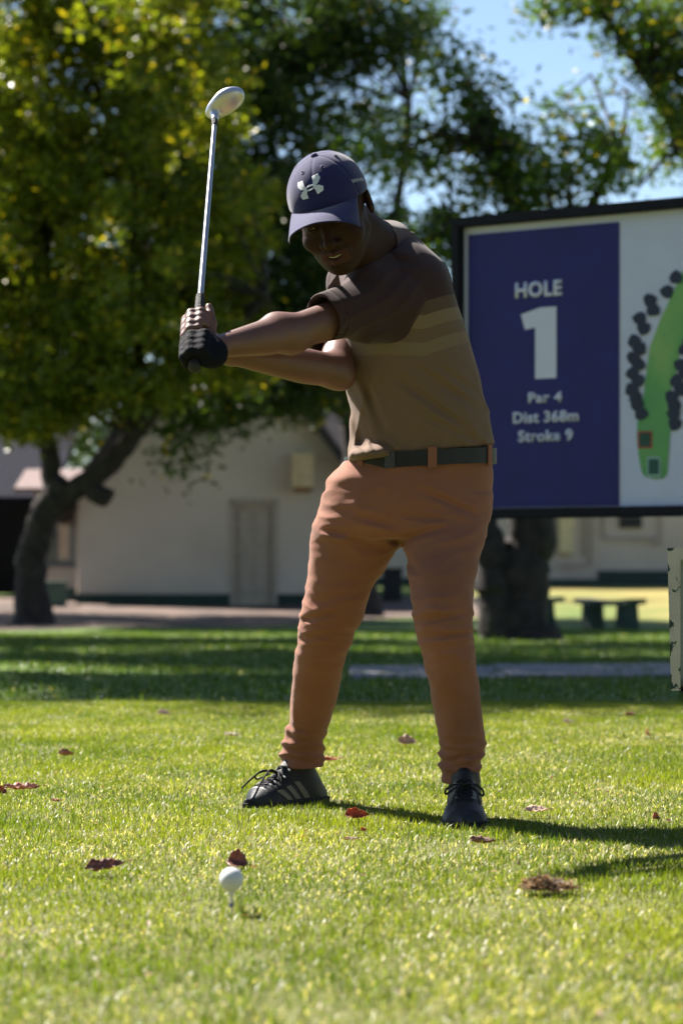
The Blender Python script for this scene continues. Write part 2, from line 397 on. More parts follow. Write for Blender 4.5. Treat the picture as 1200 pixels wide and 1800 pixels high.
# carport far left
cp = empty('carport', (X(10, 52), 52, 0)); tag(cp, 'dark open carport under a slate blue roof behind the left tree trunk', 'carport')
k52 = 4250/52; cx0, cx1 = X(-160, 52), X(78, 52); zc = .6+(1005-884)/k52
MB().box((cx0, 55, -.2), (cx1, 55.15, zc+1.35)).build('back_wall', darkm, cp)
MB().box((cx0, 52, -.2), (cx0+.2, 55, zc)).build('side_wall', darkm, cp)
MB().box((cx1-.2, 52, -.2), (cx1, 55, zc)).build('side_wall', darkm, cp)
MB().prism([(cx0-.3, 51.6, zc), (cx1+.3, 51.6, zc), (cx1+.3, 56, zc+1.9), (cx0-.3, 56, zc+1.9)], (0, 0, .12)).build('roof', mat('slate_blue_roof', (.010, .011, .02), rough=.95, bump=.5, spec=.1), cp)
tub = MB().box((X(82, 46), 45.6, -.05), (X(117, 46), 46.1, .36), bev=.03).box((X(80, 46), 45.57, .36), (X(119, 46), 46.13, .42), bev=.01).build('planter_trough', mat('sage_green_paint', (.07, .12, .09)))
tag(tub, 'low sage green trough on the ground right of the left tree trunk', 'planter')
# long clubhouse at the right
ch = empty('clubhouse', (X(1000, 60), 60, .25)); tag(ch, 'long cream wall of clubhouse with dark green plinth seen below the sign', 'building')
k60 = 4250/60; h0, h1 = X(655, 60), X(1460, 60)
MB().box((h0, 60, -.2), (h1, 60.25, 3.4)).box((h0, 60.25, -.2), (h0+.25, 68, 3.4)).build('wall', wallm, ch)
MB().box((X(965, 60), 59.96, -.2), (X(1050, 60), 59.998, .6-(1018-1005)/k60)).box((X(1050, 60), 59.96, -.2), (h1, 59.998, .6+(1005-1003)/k60)).box((h0-.03, 59.96, -.2), (X(960, 60), 59.998, .6-(1015-1005)/k60)).build('plinth', plinthm, ch)
MB().prism([(h0-.5, 59.3, 3.35), (h1+.5, 59.3, 3.35), (h1+.5, 64.5, 6.1), (h0-.5, 64.5, 6.1)], (0, 0, .2)).build('roof', roofm, ch)
MB().box((X(1088, 60), 59.93, .6+(1005-928)/k60), (X(1127, 60), 59.998, .6+(1005-908)/k60)).build('air_vent', darkm, ch)
pipem = mat('cream_pipe_paint', (.42, .35, .3), rough=.6)
def zz6(y): return .6+(1005-y)/k60
for pts in ([(1040, 760), (1040, 992), (985, 996)], [(1030, 850), (1030, 975)], [(1062, 800), (1062, 946), (1150, 946), (1152, 960)], [(1162, 800), (1162, 960)]):
    MB().tube([(X(a, 59.85), 59.88, zz6(b)) for a, b in pts], .04, n=8).build('pipe', pipem, ch, smooth=True)
for pa, pb, ya, yb in ((981, 1006, 800, 972),):
    MB().box((X(pa, 59.8), 59.7, zz6(yb)), (X(pb, 59.8), 59.99, zz6(ya)), bev=.02).build('meter_cabinet', mat('pale_yellow_paint', (.6, .52, .3)), ch)
bx = MB().box((X(672, 50), 49.7, -.1), (X(706, 50), 50.2, .62), bev=.03).box((X(670, 50), 49.68, .62), (X(708, 50), 50.22, .68), bev=.01).build('litter_bin', darkm)
tag(bx, 'dark square bin on far grass seen between the golfer\'s legs', 'bin')

# ---------------------------------------------------------------- trees
barkm = mat('dark_bark', (.032, .025, .023), rough=.95, var=.45, vscale=7, bump=1.0, bscale=14)
leafm = leafmat('leaves_translucent', trans=.5, rough=.36, spec=.5, tgain=(1.7, 1.7, .5))
LF = dict(dark=((.022, .045, .014), (.05, .085, .02)), green=((.035, .075, .016), (.085, .14, .025)), yellow=((.045, .08, .010), (.20, .225, .02)), grey=((.09, .1, .07), (.2, .2, .15)))
def leaf_mesh(name, C, per, sig, size, pal, hot=.04, droop=.35, seed=1, hotcol=(.42, .34, .03)):
    g = np.random.default_rng(seed); n = len(C)*per
    c = np.repeat(C, per, 0)+g.normal(0, 1, (n, 3))*np.array(sig)
    a = g.normal(0, 1, (n, 3)); a[:, 2] = a[:, 2]*.6-droop; a /= np.linalg.norm(a, axis=1)[:, None]
    b = np.cross(a, g.normal(0, 1, (n, 3))); b /= np.linalg.norm(b, axis=1)[:, None]; nn = np.cross(a, b)
    L = size*g.uniform(.6, 1.3, (n, 1)); Wd = L*g.uniform(.38, .6, (n, 1))
    V = np.stack((c-a*L/2, c+b*Wd/2+nn*L*.08, c+a*L/2-nn*L*.1, c-b*Wd/2+nn*L*.08), 1).reshape(-1, 3)
    lo, hi = np.array(pal[0]), np.array(pal[1]); t = np.clip(np.repeat(g.uniform(0, 1, (len(C), 1)), per, 0)*.6+g.uniform(0, 1, (n, 1))*.5, 0, 1)
    col = lo+(hi-lo)*t; hm = g.uniform(0, 1, n) < hot; col[hm] = np.array(hotcol)*g.uniform(.6, 1.2, (hm.sum(), 1))
    return npmesh(name, V, quads=np.arange(n*4).reshape(-1, 4), cols=np.repeat(col, 4, 0), smooth=False)
def blob_centres(blobs, seed):
    'clump centres through several ellipsoids (centre, radii, count), thicker towards their skin'
    g = np.random.default_rng(seed); out = []
    for c, r, n in blobs:
        m_ = int(n*1.3); n = int(n*2.4); v = g.normal(0, 1, (n, 3)); v /= np.linalg.norm(v, axis=1)[:, None]; q = g.uniform(.25, 1, (n, 1))**.5
        q *= 1+.18*np.sin(v[:, :1]*7+c[0])*np.cos(v[:, 2:]*6)
        p = np.array(c)+v*q*np.array(r); f = .9/max(.5, min(r)/1.4)
        w_ = vnoise(p[:, 0], p[:, 1], p[:, 2], f, 300+seed)+.35*vnoise(p[:, 0], p[:, 1], p[:, 2], f*2.3, 301+seed)+g.normal(0, .16, n)
        out.append(p[np.argsort(-w_)[:m_]])
    return np.concatenate(out)
def limb(pts, r0, r1, seed=0, n=9, sub=5, wob=.06):
    pts = np.array(pts, float); t = np.linspace(0, len(pts)-1, (len(pts)-1)*sub+1)
    # Catmull-like smoothing by double averaging
    Q = np.stack([np.interp(t, np.arange(len(pts)), pts[:, i]) for i in range(3)], 1)
    for _ in range(3): Q[1:-1] = (Q[:-2]+2*Q[1:-1]+Q[2:])/4
    g = np.random.default_rng(seed); rr = np.linspace(r0, r1, len(Q))*(1+g.uniform(-wob, wob, len(Q)))
    Q[1:-1] += g.normal(0, 1, (len(Q)-2, 3))*rr[1:-1, None]*.08
    return [tuple(q) for q in Q], list(rr)
def tree(name, base, trunk, limbs, blobs, label, pal, per=55, sig=(.26, .26, .2), size=.1, seed=1, hot=.03, group=None, trunkr=(.3, .2), droop=.35, extra=None):
    root = empty(name, tuple(base)); tag(root, label, 'tree', group)
    m = MB(); p, r = limb(trunk, *trunkr, seed=seed, n=14); r[0] *= 1.5; r[1] *= 1.22; r[2] *= 1.08; m.tube(p, r, n=14); m.build('trunk', barkm, root, smooth=True)
    for i, (pts, r0, r1) in enumerate(limbs):
        p, r = limb(pts, r0, r1, seed=seed+i+3); MB().tube(p, r, n=9).build('limb', barkm, root, smooth=True)
    C = blob_centres(blobs, seed)
    me = leaf_mesh('crown', C, per, sig, size, pal, hot=hot, seed=seed, droop=droop)
    c = link('crown', me, leafm, root); c['kind'] = 'stuff'
    # twigs from the limbs' ends out to some of the clumps
    g = np.random.default_rng(seed+99); m = MB(); tips = [np.array(l[0][-1]) for l in limbs]+[np.array(l[0][len(l[0])//2]) for l in limbs]
    if tips:
        for q in C[g.choice(len(C), min(150, len(C)), replace=False)]:
            s_ = min(tips, key=lambda t: np.linalg.norm(t-q)); md = (s_+q)/2+g.normal(0, .15, 3)+np.array((0, 0, .12))
            m.tube([s_, md, q], [.03, .018, .006], n=4, cap=False)
        tw = m.build('twigs', barkm, root, smooth=True); tw['kind'] = 'stuff'
    return root
def B(px, py, d, rx, ry, rz, n): return (P(px, py, d), (rx, ry, rz), n)
z37 = float(gz(-4.7, 37))
# leaning tree in front of the gable
bt = P(58, 1085, 37); bt[2] = z37-.05
t1 = tree('leaning_tree', bt, [bt, P(55, 1000, 37), P(68, 930, 37), P(95, 875, 37.0), P(112, 845, 37.0)],
     [([P(95, 880, 37), P(88, 800, 37.1), P(70, 700, 37.4), P(60, 560, 37.6), P(90, 400, 37.5)], .17, .07),
      ([P(92, 895, 37), P(140, 850, 36.9), P(195, 820, 36.8), P(235, 765, 36.6), P(290, 690, 36.4), P(380, 600, 36.2), P(470, 520, 36)], .19, .08),
      ([P(235, 765, 36.6), P(250, 640, 37), P(230, 450, 37.5), P(250, 250, 37.5)], .1, .04),
      ([P(150, 846, 36.9), P(170, 868, 36.8), P(192, 876, 36.75)], .16, .15)],
     [B(60, 560, 37, 1.5, 1.8, 1.5, 110), B(-20, 330, 37, 1.7, 2.4, 1.9, 120), B(180, 420, 36.4, 1.6, 2.0, 1.8, 150), B(300, 560, 36.3, 1.5, 1.7, 1.1, 120),
      B(150, 130, 36.5, 2.0, 2.4, 1.6, 170), B(10, 10, 37.5, 1.8, 1.6, 1.0, 90), B(220, -30, 37.5, 1.8, 1.6, .8, 80), B(330, 250, 37, 1.2, 2.0, 1.9, 90), B(430, 620, 36.3, 1.1, 1.2, .45, 45), B(30, 720, 36.4, .9, 1.0, .5, 60), B(380, 400, 36.6, .9, 1.4, 1.2, 80), B(60, 690, 36.0, 1.0, .8, .5, 50), B(225, 690, 36.2, .9, 1.0, .4, 35), B(0, 120, 37, 1.6, 2, 1.6, 120), B(-20, 560, 37.5, 1.2, 1.6, 1.4, 90)],
     'leaning tree with forked dark trunk and sunlit yellow green crown before the gable', LF['yellow'], per=40, sig=(.15, .15, .12), size=.15, seed=3, hot=.10, trunkr=(.26, .2))
# dark tree in the middle, behind the golfer
bt = P(632, 1060, 41); bt[2] = float(gz(.3, 41))-.05
tree('dark_shade_tree', bt, [bt, P(635, 950, 41), P(628, 820, 41), P(620, 700, 41)],
     [([P(620, 720, 41), P(560, 560, 41), P(500, 380, 41), P(470, 200, 41)], .15, .05), ([P(620, 720, 41), P(660, 560, 41), P(700, 360, 41), P(720, 180, 41)], .15, .05),
      ([P(620, 740, 41), P(540, 680, 40.5), P(450, 620, 40)], .1, .04)],
     [B(480, 440, 40.5, 1.4, 1.5, 1.6, 120), B(430, 220, 41.5, 1.5, 1.6, 1.5, 110), B(560, 180, 41, 1.3, 1.4, 1.2, 50), B(600, 430, 41, 1.1, 1.3, 1.1, 40), B(500, 20, 41, 1.8, 1.6, 1.2, 100), B(640, 580, 41, 1.2, 1.2, .6, 34), B(700, 230, 41.5, .8, 1.0, .8, 16), B(560, 650, 40, 1.0, 1.0, .5, 60), B(480, 690, 39.5, .8, .8, .35, 30), B(350, 715, 38, .8, .8, .35, 32), B(320, 790, 37.6, .22, .3, .35, 5), B(540, 600, 40, .9, .9, .6, 50), B(430, 660, 39.5, 1.0, .9, .4, 60), B(350, 300, 41.5, 1.3, 1.2, 1.8, 110), B(330, 40, 42, 1.5, 1.2, 1.2, 90), B(700, 40, 41, .9, 1.2, .9, 30), B(380, 480, 41, 1.2, 1.2, 1.2, 70)],
     'tall dark green tree rising behind the golfer\'s cap and arms', LF['dark'], per=48, size=.16, seed=8, hot=.02, trunkr=(.3, .22))
# two stemmed trunk under the sign
bt = P(915, 1125, 26.5); bt[2] = float(gz(2, 26.5))-.05
tree('twin_stem_tree', bt, [bt, P(915, 1060, 26.5), P(925, 980, 26.5), P(938, 900, 26.5), P(950, 760, 26.5), P(960, 560, 26.6)],
     [([P(880, 1125, 26.4), P(868, 1040, 26.4), P(858, 960, 26.4), P(842, 880, 26.4), P(820, 700, 26.5), P(800, 420, 26.5)], .25, .06),
      ([P(960, 600, 26.6), P(930, 420, 26.7), P(850, 260, 27)], .12, .03), ([P(960, 600, 26.6), P(1010, 420, 26.7), P(1090, 260, 27)], .12, .03)],
     [B(770, 430, 27, .7, .9, .45, 18), B(840, 280, 27, .65, .9, .45, 20), B(800, 170, 27.5, .5, .9, .4, 13), B(950, 320, 27, .8, 1, .3, 17), B(1040, 290, 27, .55, .9, .3, 10), B(690, 260, 27.5, .5, .8, .35, 7), B(880, 430, 27, .9, 1, .5, 20), B(990, 200, 28, .35, .6, .2, 4)],
     'thick twin stemmed dark trunk standing behind the hole sign', LF['green'], per=45, sig=(.18, .18, .14), size=.12, seed=12, hot=.05, trunkr=(.34, .2))
bt = np.array((8.2, 31, float(gz(8.2, 31))-.05))
tree('overhanging_tree', bt, [bt, bt+(0, 0, 2.5), bt+(-.2, 0, 4.5)],
     [([bt+(-.2, 0, 4.4), P(1230, 300, 31), P(1130, 120, 31), P(1050, 10, 31)], .16, .04), ([bt+(-.2, 0, 4.4), bt+(-1, .4, 6.5), P(1180, -60, 31)], .16, .05), ([P(1230, 300, 31), P(1180, 260, 30.5), P(1120, 330, 30.3)], .06, .02)],
     [B(1210, 50, 31, .7, 1.2, .7, 34), B(1120, 50, 31, .45, .9, .4, 9), B(1030, -20, 31, .5, .8, .2, 8), B(1250, 230, 31, .8, 1.2, .8, 36), B(1160, 170, 31, .45, .8, .35, 9), B(1200, -120, 31, 1.8, 2, 1.2, 60), B(960, 20, 31, .25, .4, .12, 4)],
     'loose tree reaching in over the sign from the right edge', LF['green'], per=48, sig=(.2, .2, .15), size=.13, seed=21, hot=.06, trunkr=(.3, .2))
# shade trees whose crowns hang above the picture and shade the far lawn
gs = 'tall shade trees standing just outside the view'
for i, (x, y, zc_, rr, n) in enumerate(((-5.2, 18.2, 7.8, (3.3, 2.5, 1.6), 330), (-6.4, 25.8, 9.0, (3.6, 2.8, 1.6), 300), (-8.2, 31.5, 8.8, (3.0, 2.6, 2.1), 300), (-10.4, 43.5, 6.6, (3.6, 3.4, 3.0), 330))):
    b = np.array((x-.5, y+.5, float(gz(x, y))-.05)); 
    lab_ = ('tall shade tree left of the tee, its crown nearest the golfer', 'tall shade tree left of the view, second from the tee', 'tall shade tree standing far left of the leaning tree', 'dense dark tree between the leaning tree and the carport')[i]
    tree('shade_tree', b, [b, b+(.1, 0, 3), b+(.3, 0, 5.2)], [([b+(.3, 0, 5), b+(1.6, -.6, 7.2)], .16, .05), ([b+(.3, 0, 5), b+(-1.2, .8, 7.4)], .16, .05), ([b+(.3, 0, 5), b+(.6, 1.6, 7.6)], .13, .05)],
         [((x, y, zc_), rr, n)]+([((-6.6, 43, 7.3), (2.6, 2.4, 1.5), 220)] if i == 3 else []), lab_, LF['green'], per=60, sig=(.3, .3, .22), size=.15, seed=40+i, group=gs, trunkr=(.32, .24))
b = np.array((8.4, 22, float(gz(8, 22))-.05))
tree('spreading_tree', b, [b, b+(-.3, 0, 3.6), b+(-1, 0, 5.6)], [([b+(-1, 0, 5.4), b+(-4, 0, 7.6), b+(-8, .5, 8.4)], .2, .06), ([b+(-1, 0, 5.4), b+(-2, 1.5, 8)], .16, .05)],
     [((-1.6, 19.2, 7.7), (2.6, 2.2, 1.4), 250), ((-4.6, 23.5, 8.9), (2.8, 2.4, 1.3), 240), ((-1.6, 24, 8.9), (2.6, 2.4, 1.2), 200), ((-3.2, 29.5, 10.3), (3.4, 2.8, 1.5), 240), ((3.2, 22.5, 8.4), (2.6, 2.4, 1.3), 110)],
     'wide shade tree standing right of the view with branches over the lawn', LF['green'], per=60, sig=(.3, .3, .22), size=.15, seed=61, trunkr=(.36, .26))
# two unseen trees added right of the tee to cut sky fill and reflections
for i, (x, y, lab) in enumerate(((7.6, 9.5, 'round unseen tree added right of the tee against sky fill, nearest the golfer'), (8.2, 14.5, 'round unseen tree added right of the tee against sky fill, farther along'))):
    b = np.array((x, y, float(gz(x, y))-.05)); tree('unseen_side_tree', b, [b, b+(.1, 0, 1.6), b+(0, 0, 3)], [([b+(0, 0, 2.8), b+(.9, .3, 4.6)], .14, .04), ([b+(0, 0, 2.8), b+(-.8, .3, 4.4)], .14, .04)],
         [((x, y, 4.1), (2.0, 2.0, 2.2), 170)], lab, LF['green'], per=40, sig=(.25, .25, .2), size=.17, seed=90+i, trunkr=(.26, .2))
# unseen trees added beside and behind the camera to block sky fill
for i, (x, y, lab) in enumerate(((-11, -1, 'broad unseen tree added far left of the camera to block sky fill'), (-7.5, -7, 'broad unseen tree added behind the camera to block sky fill, left one'), (-.5, -9, 'broad unseen tree added behind the camera to block sky fill, middle one'), (6.5, -7.5, 'broad unseen tree added behind the camera to block sky fill, right one'), (10.5, 1.5, 'broad unseen tree added far right of the camera to block sky fill'))):
    b = np.array((x, y, -.05)); tree('unseen_fill_block_tree', b, [b, b+(.1, 0, 1.6), b+(0, 0, 3)], [([b+(0, 0, 2.8), b+(1.4, .3, 5.2)], .16, .04), ([b+(0, 0, 2.8), b+(-1.2, .3, 5.4)], .16, .04)],
         [((x, y, 5.3), (4.0, 2.6, 4.2), 230)], lab, LF['dark'], per=34, sig=(.4, .4, .35), size=.34, seed=110+i, trunkr=(.3, .24))
# trees beyond the houses
gb = 'trees beyond the houses'
for i, (px, d, top, rx, lab, pal, sz, n, gap) in enumerate((
        (-60, 62, 13.5, 5, 'dense dark tree far behind the carport at the left', 'dark', .2, 330, .5), (230, 64, 11, 5, 'dense dark tree rising behind the gable roof', 'dark', .2, 260, .5),
        (520, 66, 8.0, 4.6, 'rounded dark tree far behind the golfer\'s arms', 'dark', .2, 190, .5), (790, 70, 9.8, 3.8, 'far green tree left of the sign top, sky showing through', 'green', .2, 26, .5),
        (1030, 74, 10.2, 3.6, 'far tree above the sign\'s top edge', 'green', .2, 44, .5), (1240, 70, 9.2, 3.2, 'grey green drooping far tree at the right edge above the sign', 'grey', .22, 120, .9))):
    x = X(px, d); b = np.array((x, d, float(gz(x, d))-.05))
    tree('far_tree', b, [b, b+(.1, 0, top*.3), b+(0, 0, top*.5)], [([b+(0, 0, top*.5), b+(1.4, 0, top*.8)], .2, .06), ([b+(0, 0, top*.5), b+(-1.6, .3, top*.75)], .2, .06)],
         [((x, d, top*.62), (rx, 2.4, top*.42), n)], lab, LF[pal], per=45, sig=(.4, .4, .35), size=sz, seed=70+i, hot=.02, trunkr=(.35, .25), droop=gap)
# ================================================================ SIGN
SU = np.array((.838, -.546))
SL = np.linalg.norm(SU); SU = SU/SL; D0 = 12.0; X0 = X(800, D0)
def sgn(px, py):
    k = (px-600)/4250; t = (k*D0-X0)/(SU[0]-k*SU[1]); y = D0+SU[1]*t
    return t, .6+(1005-py)*y/4250
sn = np.array((SU[1], -SU[0], 0.))   # towards the viewer
sn = sn if sn[1] < 0 else -sn
def s3(u, v, o=0.): return Vector((X0+SU[0]*u+sn[0]*o, D0+SU[1]*u+sn[1]*o, v))
sign = empty('hole_sign', (X0+1.05, D0-.7, float(gz(2, 11.5)))); tag(sign, 'large framed hole sign with navy panel and printed course map', 'sign')
zt_, zb_ = sgn(800, 385)[1], sgn(870, 912)[1]; SW = 2.6
frm = mat('black_frame_paint', (.008, .008, .013), rough=.7, spec=.2, var=.2)
def sbox(u0, u1, v0, v1, o0, o1, mb=None, bev=0):
    mb = mb or MB(); c = [s3(u, v, o) for o in (o0, o1) for u, v in ((u0, v0), (u1, v0), (u1, v1), (u0, v1))]
    vs = [mb.bm.verts.new(p) for p in c]
    for f in ((0, 1, 2, 3), (7, 6, 5, 4), (0, 4, 5, 1), (1, 5, 6, 2), (2, 6, 7, 3), (3, 7, 4, 0)): mb.bm.faces.new([vs[i] for i in f])
    if bev:
        bmesh.ops.bevel(mb.bm, geom=list({e for v in vs for e in v.link_edges}), offset=bev, segments=2, affect='EDGES')
    return mb
FT = .05
for a in ((0, SW, zt_-FT, zt_), (0, SW, zb_, zb_+FT), (0, FT, zb_+FT, zt_-FT), (SW-FT, SW, zb_+FT, zt_-FT)):
    sbox(*a, -.05, .05, bev=.006).build('frame_rail', frm, sign)
whitep = mat('sign_white_print', (.5, .54, .7), rough=.55, var=.03, bump=.02, spec=.3)
bluep = mat('sign_navy_print', (.013, .013, .125), rough=.5, var=.14, bump=.02, spec=.3)
letp = mat('sign_letter_print', (.6, .63, .76), rough=.55, var=.03, bump=0, spec=.3)
board = sbox(FT, SW-FT, zb_+FT, zt_-FT, -.03, .0).build('board', whitep, sign)
ub, _ = sgn(1088, 600); ul, _ = sgn(823, 600)
sbox(ul, ub, zb_+FT+.005, zt_-FT-.035, .001, .004).build('navy_panel', bluep, sign)
for u in (.004, SW-.08):
    sbox(u, u+.055, -.15, zb_-.002, -.035, .035).build('post', frm, sign)
def slayer(name, polys, o, m, par=sign):
    bm = bmesh.new()
    for poly in polys:
        vs = [bm.verts.new(s3(u, v, o)) for u, v in poly]; bm.faces.new(vs)
        o += .0002
    bm.normal_update(); bmesh.ops.triangulate(bm, faces=bm.faces[:])
    r = bmesh.ops.extrude_face_region(bm, geom=bm.faces[:])
    for v in [g for g in r['geom'] if isinstance(g, bmesh.types.BMVert)]: v.co += Vector(sn)*.002
    bmesh.ops.recalc_face_normals(bm, faces=bm.faces)
    me = bpy.data.meshes.new(name); bm.to_mesh(me); bm.free(); return link(name, me, m, par)
def text_polys_mesh(s, bold):
    cu = bpy.data.curves.new('txt', 'FONT'); cu.body = s; cu.offset = bold; cu.size = 1; cu.resolution_u = 3; cu.fill_mode = 'FRONT'; cu.space_character = 1.06
    ob = bpy.data.objects.new('txt', cu); COL.objects.link(ob); dg = bpy.context.evaluated_depsgraph_get(); me = bpy.data.meshes.new_from_object(ob.evaluated_get(dg))
    COL.objects.unlink(ob); bpy.data.objects.remove(ob); return me
def stext(s, x0, y0, x1, y1, bold=.03, m=letp):
    'lettering whose ink box spans the picture rectangle given by its left-bottom and right-top points'
    me = text_polys_mesh(s, bold); co = np.array([v.co[:] for v in me.vertices]); lo, hi = co.min(0), co.max(0)
    (u0, v0), (u1, v1) = sgn(x0, y0), sgn(x1, y1); v1 = v0+abs((y0-y1))*(D0+SU[1]*(u0+u1)/2)/4250
    vm = (sgn(x0, y0)[1]+sgn(x1, y0)[1])/2
    for i, v in enumerate(me.vertices):
        u = u0+(co[i, 0]-lo[0])/(hi[0]-lo[0])*(u1-u0); w_ = v0+(co[i, 1]-lo[1])/(hi[1]-lo[1])*(v1-v0); v.co = s3(u, w_, .0062)
    bm = bmesh.new(); bm.from_mesh(me); r = bmesh.ops.extrude_face_region(bm, geom=bm.faces[:])
    for v in [g for g in r['geom'] if isinstance(g, bmesh.types.BMVert)]: v.co -= Vector(sn)*.0015
    bmesh.ops.recalc_face_normals(bm, faces=bm.faces); bm.to_mesh(me); bm.free()
    return link('lettering', me, m, sign)
stext('HOLE', 906, 525, 988, 497, .035)
stext('Par 4', 929, 709, 988, 690, .03)
stext('Dist 368m', 902, 745, 1017, 724, .03)
stext('Stroke 9', 911, 778, 1007, 757, .03)
one = [(941, 666), (978, 664.5), (978, 539), (951, 540.5), (916, 553), (923, 580), (941, 575.5)]
slayer('numeral', [[sgn(*p) for p in one]], .004, letp)
fair = [(1198, 480), (1180, 520), (1160, 562), (1142, 610), (1135, 660), (1130, 700), (1120, 735), (1119, 770), (1122, 800), (1127, 828), (1133, 838), (1150, 842), (1165, 841), (1172, 832), (1175, 790), (1178, 750), (1174, 700), (1186, 660), (1196, 610), (1212, 575), (1240, 545), (1285, 520), (1330, 500), (1350, 470), (1330, 440), (1280, 430), (1230, 442)]
gm = mat('printed_fairway_green', (.1, .3, .1), var=.35, vscale=3, bump=0, rough=.55, stops=[(.3, (.06, .25, .1)), (.55, (.12, .33, .1)), (.7, (.22, .4, .12))])
slayer('fairway_print', [[sgn(*p) for p in fair]], .002, gm)
tm = mat('printed_tree_navy', (.015, .022, .05), bump=0, rough=.55)
def blob(px, py, r=10.5, s=0):
    return [sgn(px+r*math.cos(a+s)*(1+.12*math.sin(3*a+s)), py+r*1.0*math.sin(a+s)*(1+.12*math.sin(3*a+s))) for a in np.linspace(0, 2*math.pi, 9)[:-1]]
tp = [(1188, 488), (1172, 513), (1142, 528), (1148, 545), (1124, 560), (1131, 577), (1115, 600), (1124, 613), (1113, 629), (1122, 641), (1112, 657), (1121, 669), (1110, 685), (1118, 700), (1120, 712), (1127, 727), (1204, 615), (1196, 642), (1203, 655), (1189, 670), (1196, 684), (1180, 698), (1185, 712), (1184, 728), (1186, 745), (1211, 600), (1222, 582), (1240, 570)]
for i, (a, b_) in enumerate(tp):
    slayer('tree_print', [blob(a, b_, 12.2, i)], .0042+.0003*(i % 4), tm)
def rect(x0, y0, x1, y1): return [sgn(x0, y1), sgn(x1, y1), sgn(x1, y0), sgn(x0, y0)]
redp = mat('printed_red', (.35, .06, .05), bump=0); dkg = mat('printed_dark_green', (.02, .08, .06), bump=0); wp = mat('printed_pale_outline', (.25, .4, .38), bump=0)
slayer('tee_marker_print', [rect(1121, 758, 1146, 788)], .0042, redp); slayer('tee_marker_print', [rect(1124, 761, 1143, 785)], .0064, dkg)
slayer('tee_marker_print', [rect(1137, 803, 1161, 838)], .0042, wp); slayer('tee_marker_print', [rect(1140, 807, 1158, 834)], .0064, dkg)
# ---------------------------------------------------------------- benches
bgm = mat('dark_green_concrete', (.018, .04, .035), rough=.8, var=.35, bump=.4)
bzs = float(gz(3, 33.4))
def bench(x, y, rz, label, zoff=0):
    root = empty('concrete_bench', (x, y, float(gz(x, y))), rz); tag(root, label, 'bench', 'low green concrete benches on the far lawn')
    def loc(o): o.matrix_parent_inverse = Matrix.Identity(4); return o
    m = MB()
    n = 10
    for i in range(n):   # seat, slightly hollowed along its length
        a, b_ = -.62+1.24*i/n, -.62+1.24*(i+1)/n; f = lambda t: .45-.03*math.cos(t/.62*math.pi/2)
        m.prism([(a, -.19, f(a)), (b_, -.19, f(b_)), (b_, -.19, f(b_)-.075), (a, -.19, f(a)-.075)], (0, .38, 0))
    bmesh.ops.remove_doubles(m.bm, verts=m.bm.verts[:], dist=1e-4)
    loc(m.build('seat', bgm, root, world=False))
    for s_ in (-1, 1):
        loc(MB().prism([(s_*.38-.09, -.15, .40), (s_*.38+.09, -.15, .40), (s_*.38+.13, -.15, -.02), (s_*.38-.13, -.15, -.02)], (0, .3, 0)).build('leg', bgm, root, world=False))
    return root
bb_ = bench(X(1071, 33.4), 33.4, R(-50), 'low dark green concrete bench alone on the sunlit lawn right of the trunk')
bb_.scale = (.86, .86, 1)
bench(X(912, 34.5), 34.5, R(6), 'low dark green concrete bench half hidden behind the twin stemmed trunk')
# ---------------------------------------------------------------- chipped white cabinet at the right edge
def chipped():
    m = mat('chipped_white_paint', (.46, .45, .42), rough=.6, var=.12, vscale=14, bump=.3, bscale=60)
    t = m.node_tree; N = t.nodes; L = t.links; b = N['Principled BSDF']; src = b.inputs['Base Color'].links[0].from_socket
    n = N.new('ShaderNodeTexNoise'); n.inputs['Scale'].default_value = 26; n.inputs['Detail'].default_value = 7; n.inputs['Roughness'].default_value = .62
    tc = N.new('ShaderNodeTexCoord'); L.new(tc.outputs['Object'], n.inputs['Vector'])
    # paint has gone first at the left edge, the top and the bottom
    a = N.new('ShaderNodeAttribute'); a.attribute_name = 'wear'; ad = N.new('ShaderNodeMath'); ad.operation = 'ADD'; L.new(n.outputs['Fac'], ad.inputs[0]); L.new(a.outputs['Fac'], ad.inputs[1])
    r = N.new('ShaderNodeValToRGB'); r.color_ramp.elements[0].position = .605; r.color_ramp.elements[1].position = .62; L.new(ad.outputs[0], r.inputs[0])
    mx = N.new('ShaderNodeMix'); mx.data_type = 'RGBA'; L.new(r.outputs[0], mx.inputs[0]); L.new(src, mx.inputs[6]); mx.inputs[7].default_value = (.02, .05, .04, 1)
    L.new(mx.outputs[2], b.inputs['Base Color']); return m
cab = empty('tee_cabinet', ((1172-600)*6.4/4250, 6.4, 0)); tag(cab, 'chipped white painted metal cabinet on a dark green foot at the right edge', 'cabinet')
cm = chipped(); c0 = P(1172, 963, 6.4); c1 = P(1178, 1214, 6.4); xr_ = 1.36
def grid_box(lo, hi, name, m, par, n=(30, 6, 36), taper=0):
    mb = MB(); mb.box(lo, hi); bmesh.ops.subdivide_edges(mb.bm, edges=mb.bm.edges[:], cuts=14, use_grid_fill=True)
    o = mb.build(name, m, par); me = o.data; co = np.array([v.co[:] for v in me.vertices]); u = (hi[2]-co[:, 2])/(hi[2]-lo[2])
    w = .10*np.exp(-(co[:, 0]-lo[0])/.005)+.06*np.exp(-u/.04)+.07*np.exp(-(1-u)/.12)-.03
    co[:, 0] += taper*u*np.clip((hi[0]-co[:, 0])/(hi[0]-lo[0]), 0, 1)
    me.vertices.foreach_set('co', co.astype(np.float32).ravel()); a = me.attributes.new('wear', 'FLOAT', 'POINT'); a.data.foreach_set('value', w.astype(np.float32)); return o
tp_ = c1[0]-c0[0]
grid_box((c0[0], 6.4, c1[2]), (c0[0]+.034, 6.62, c0[2]), 'side_stile', cm, cab, taper=tp_)
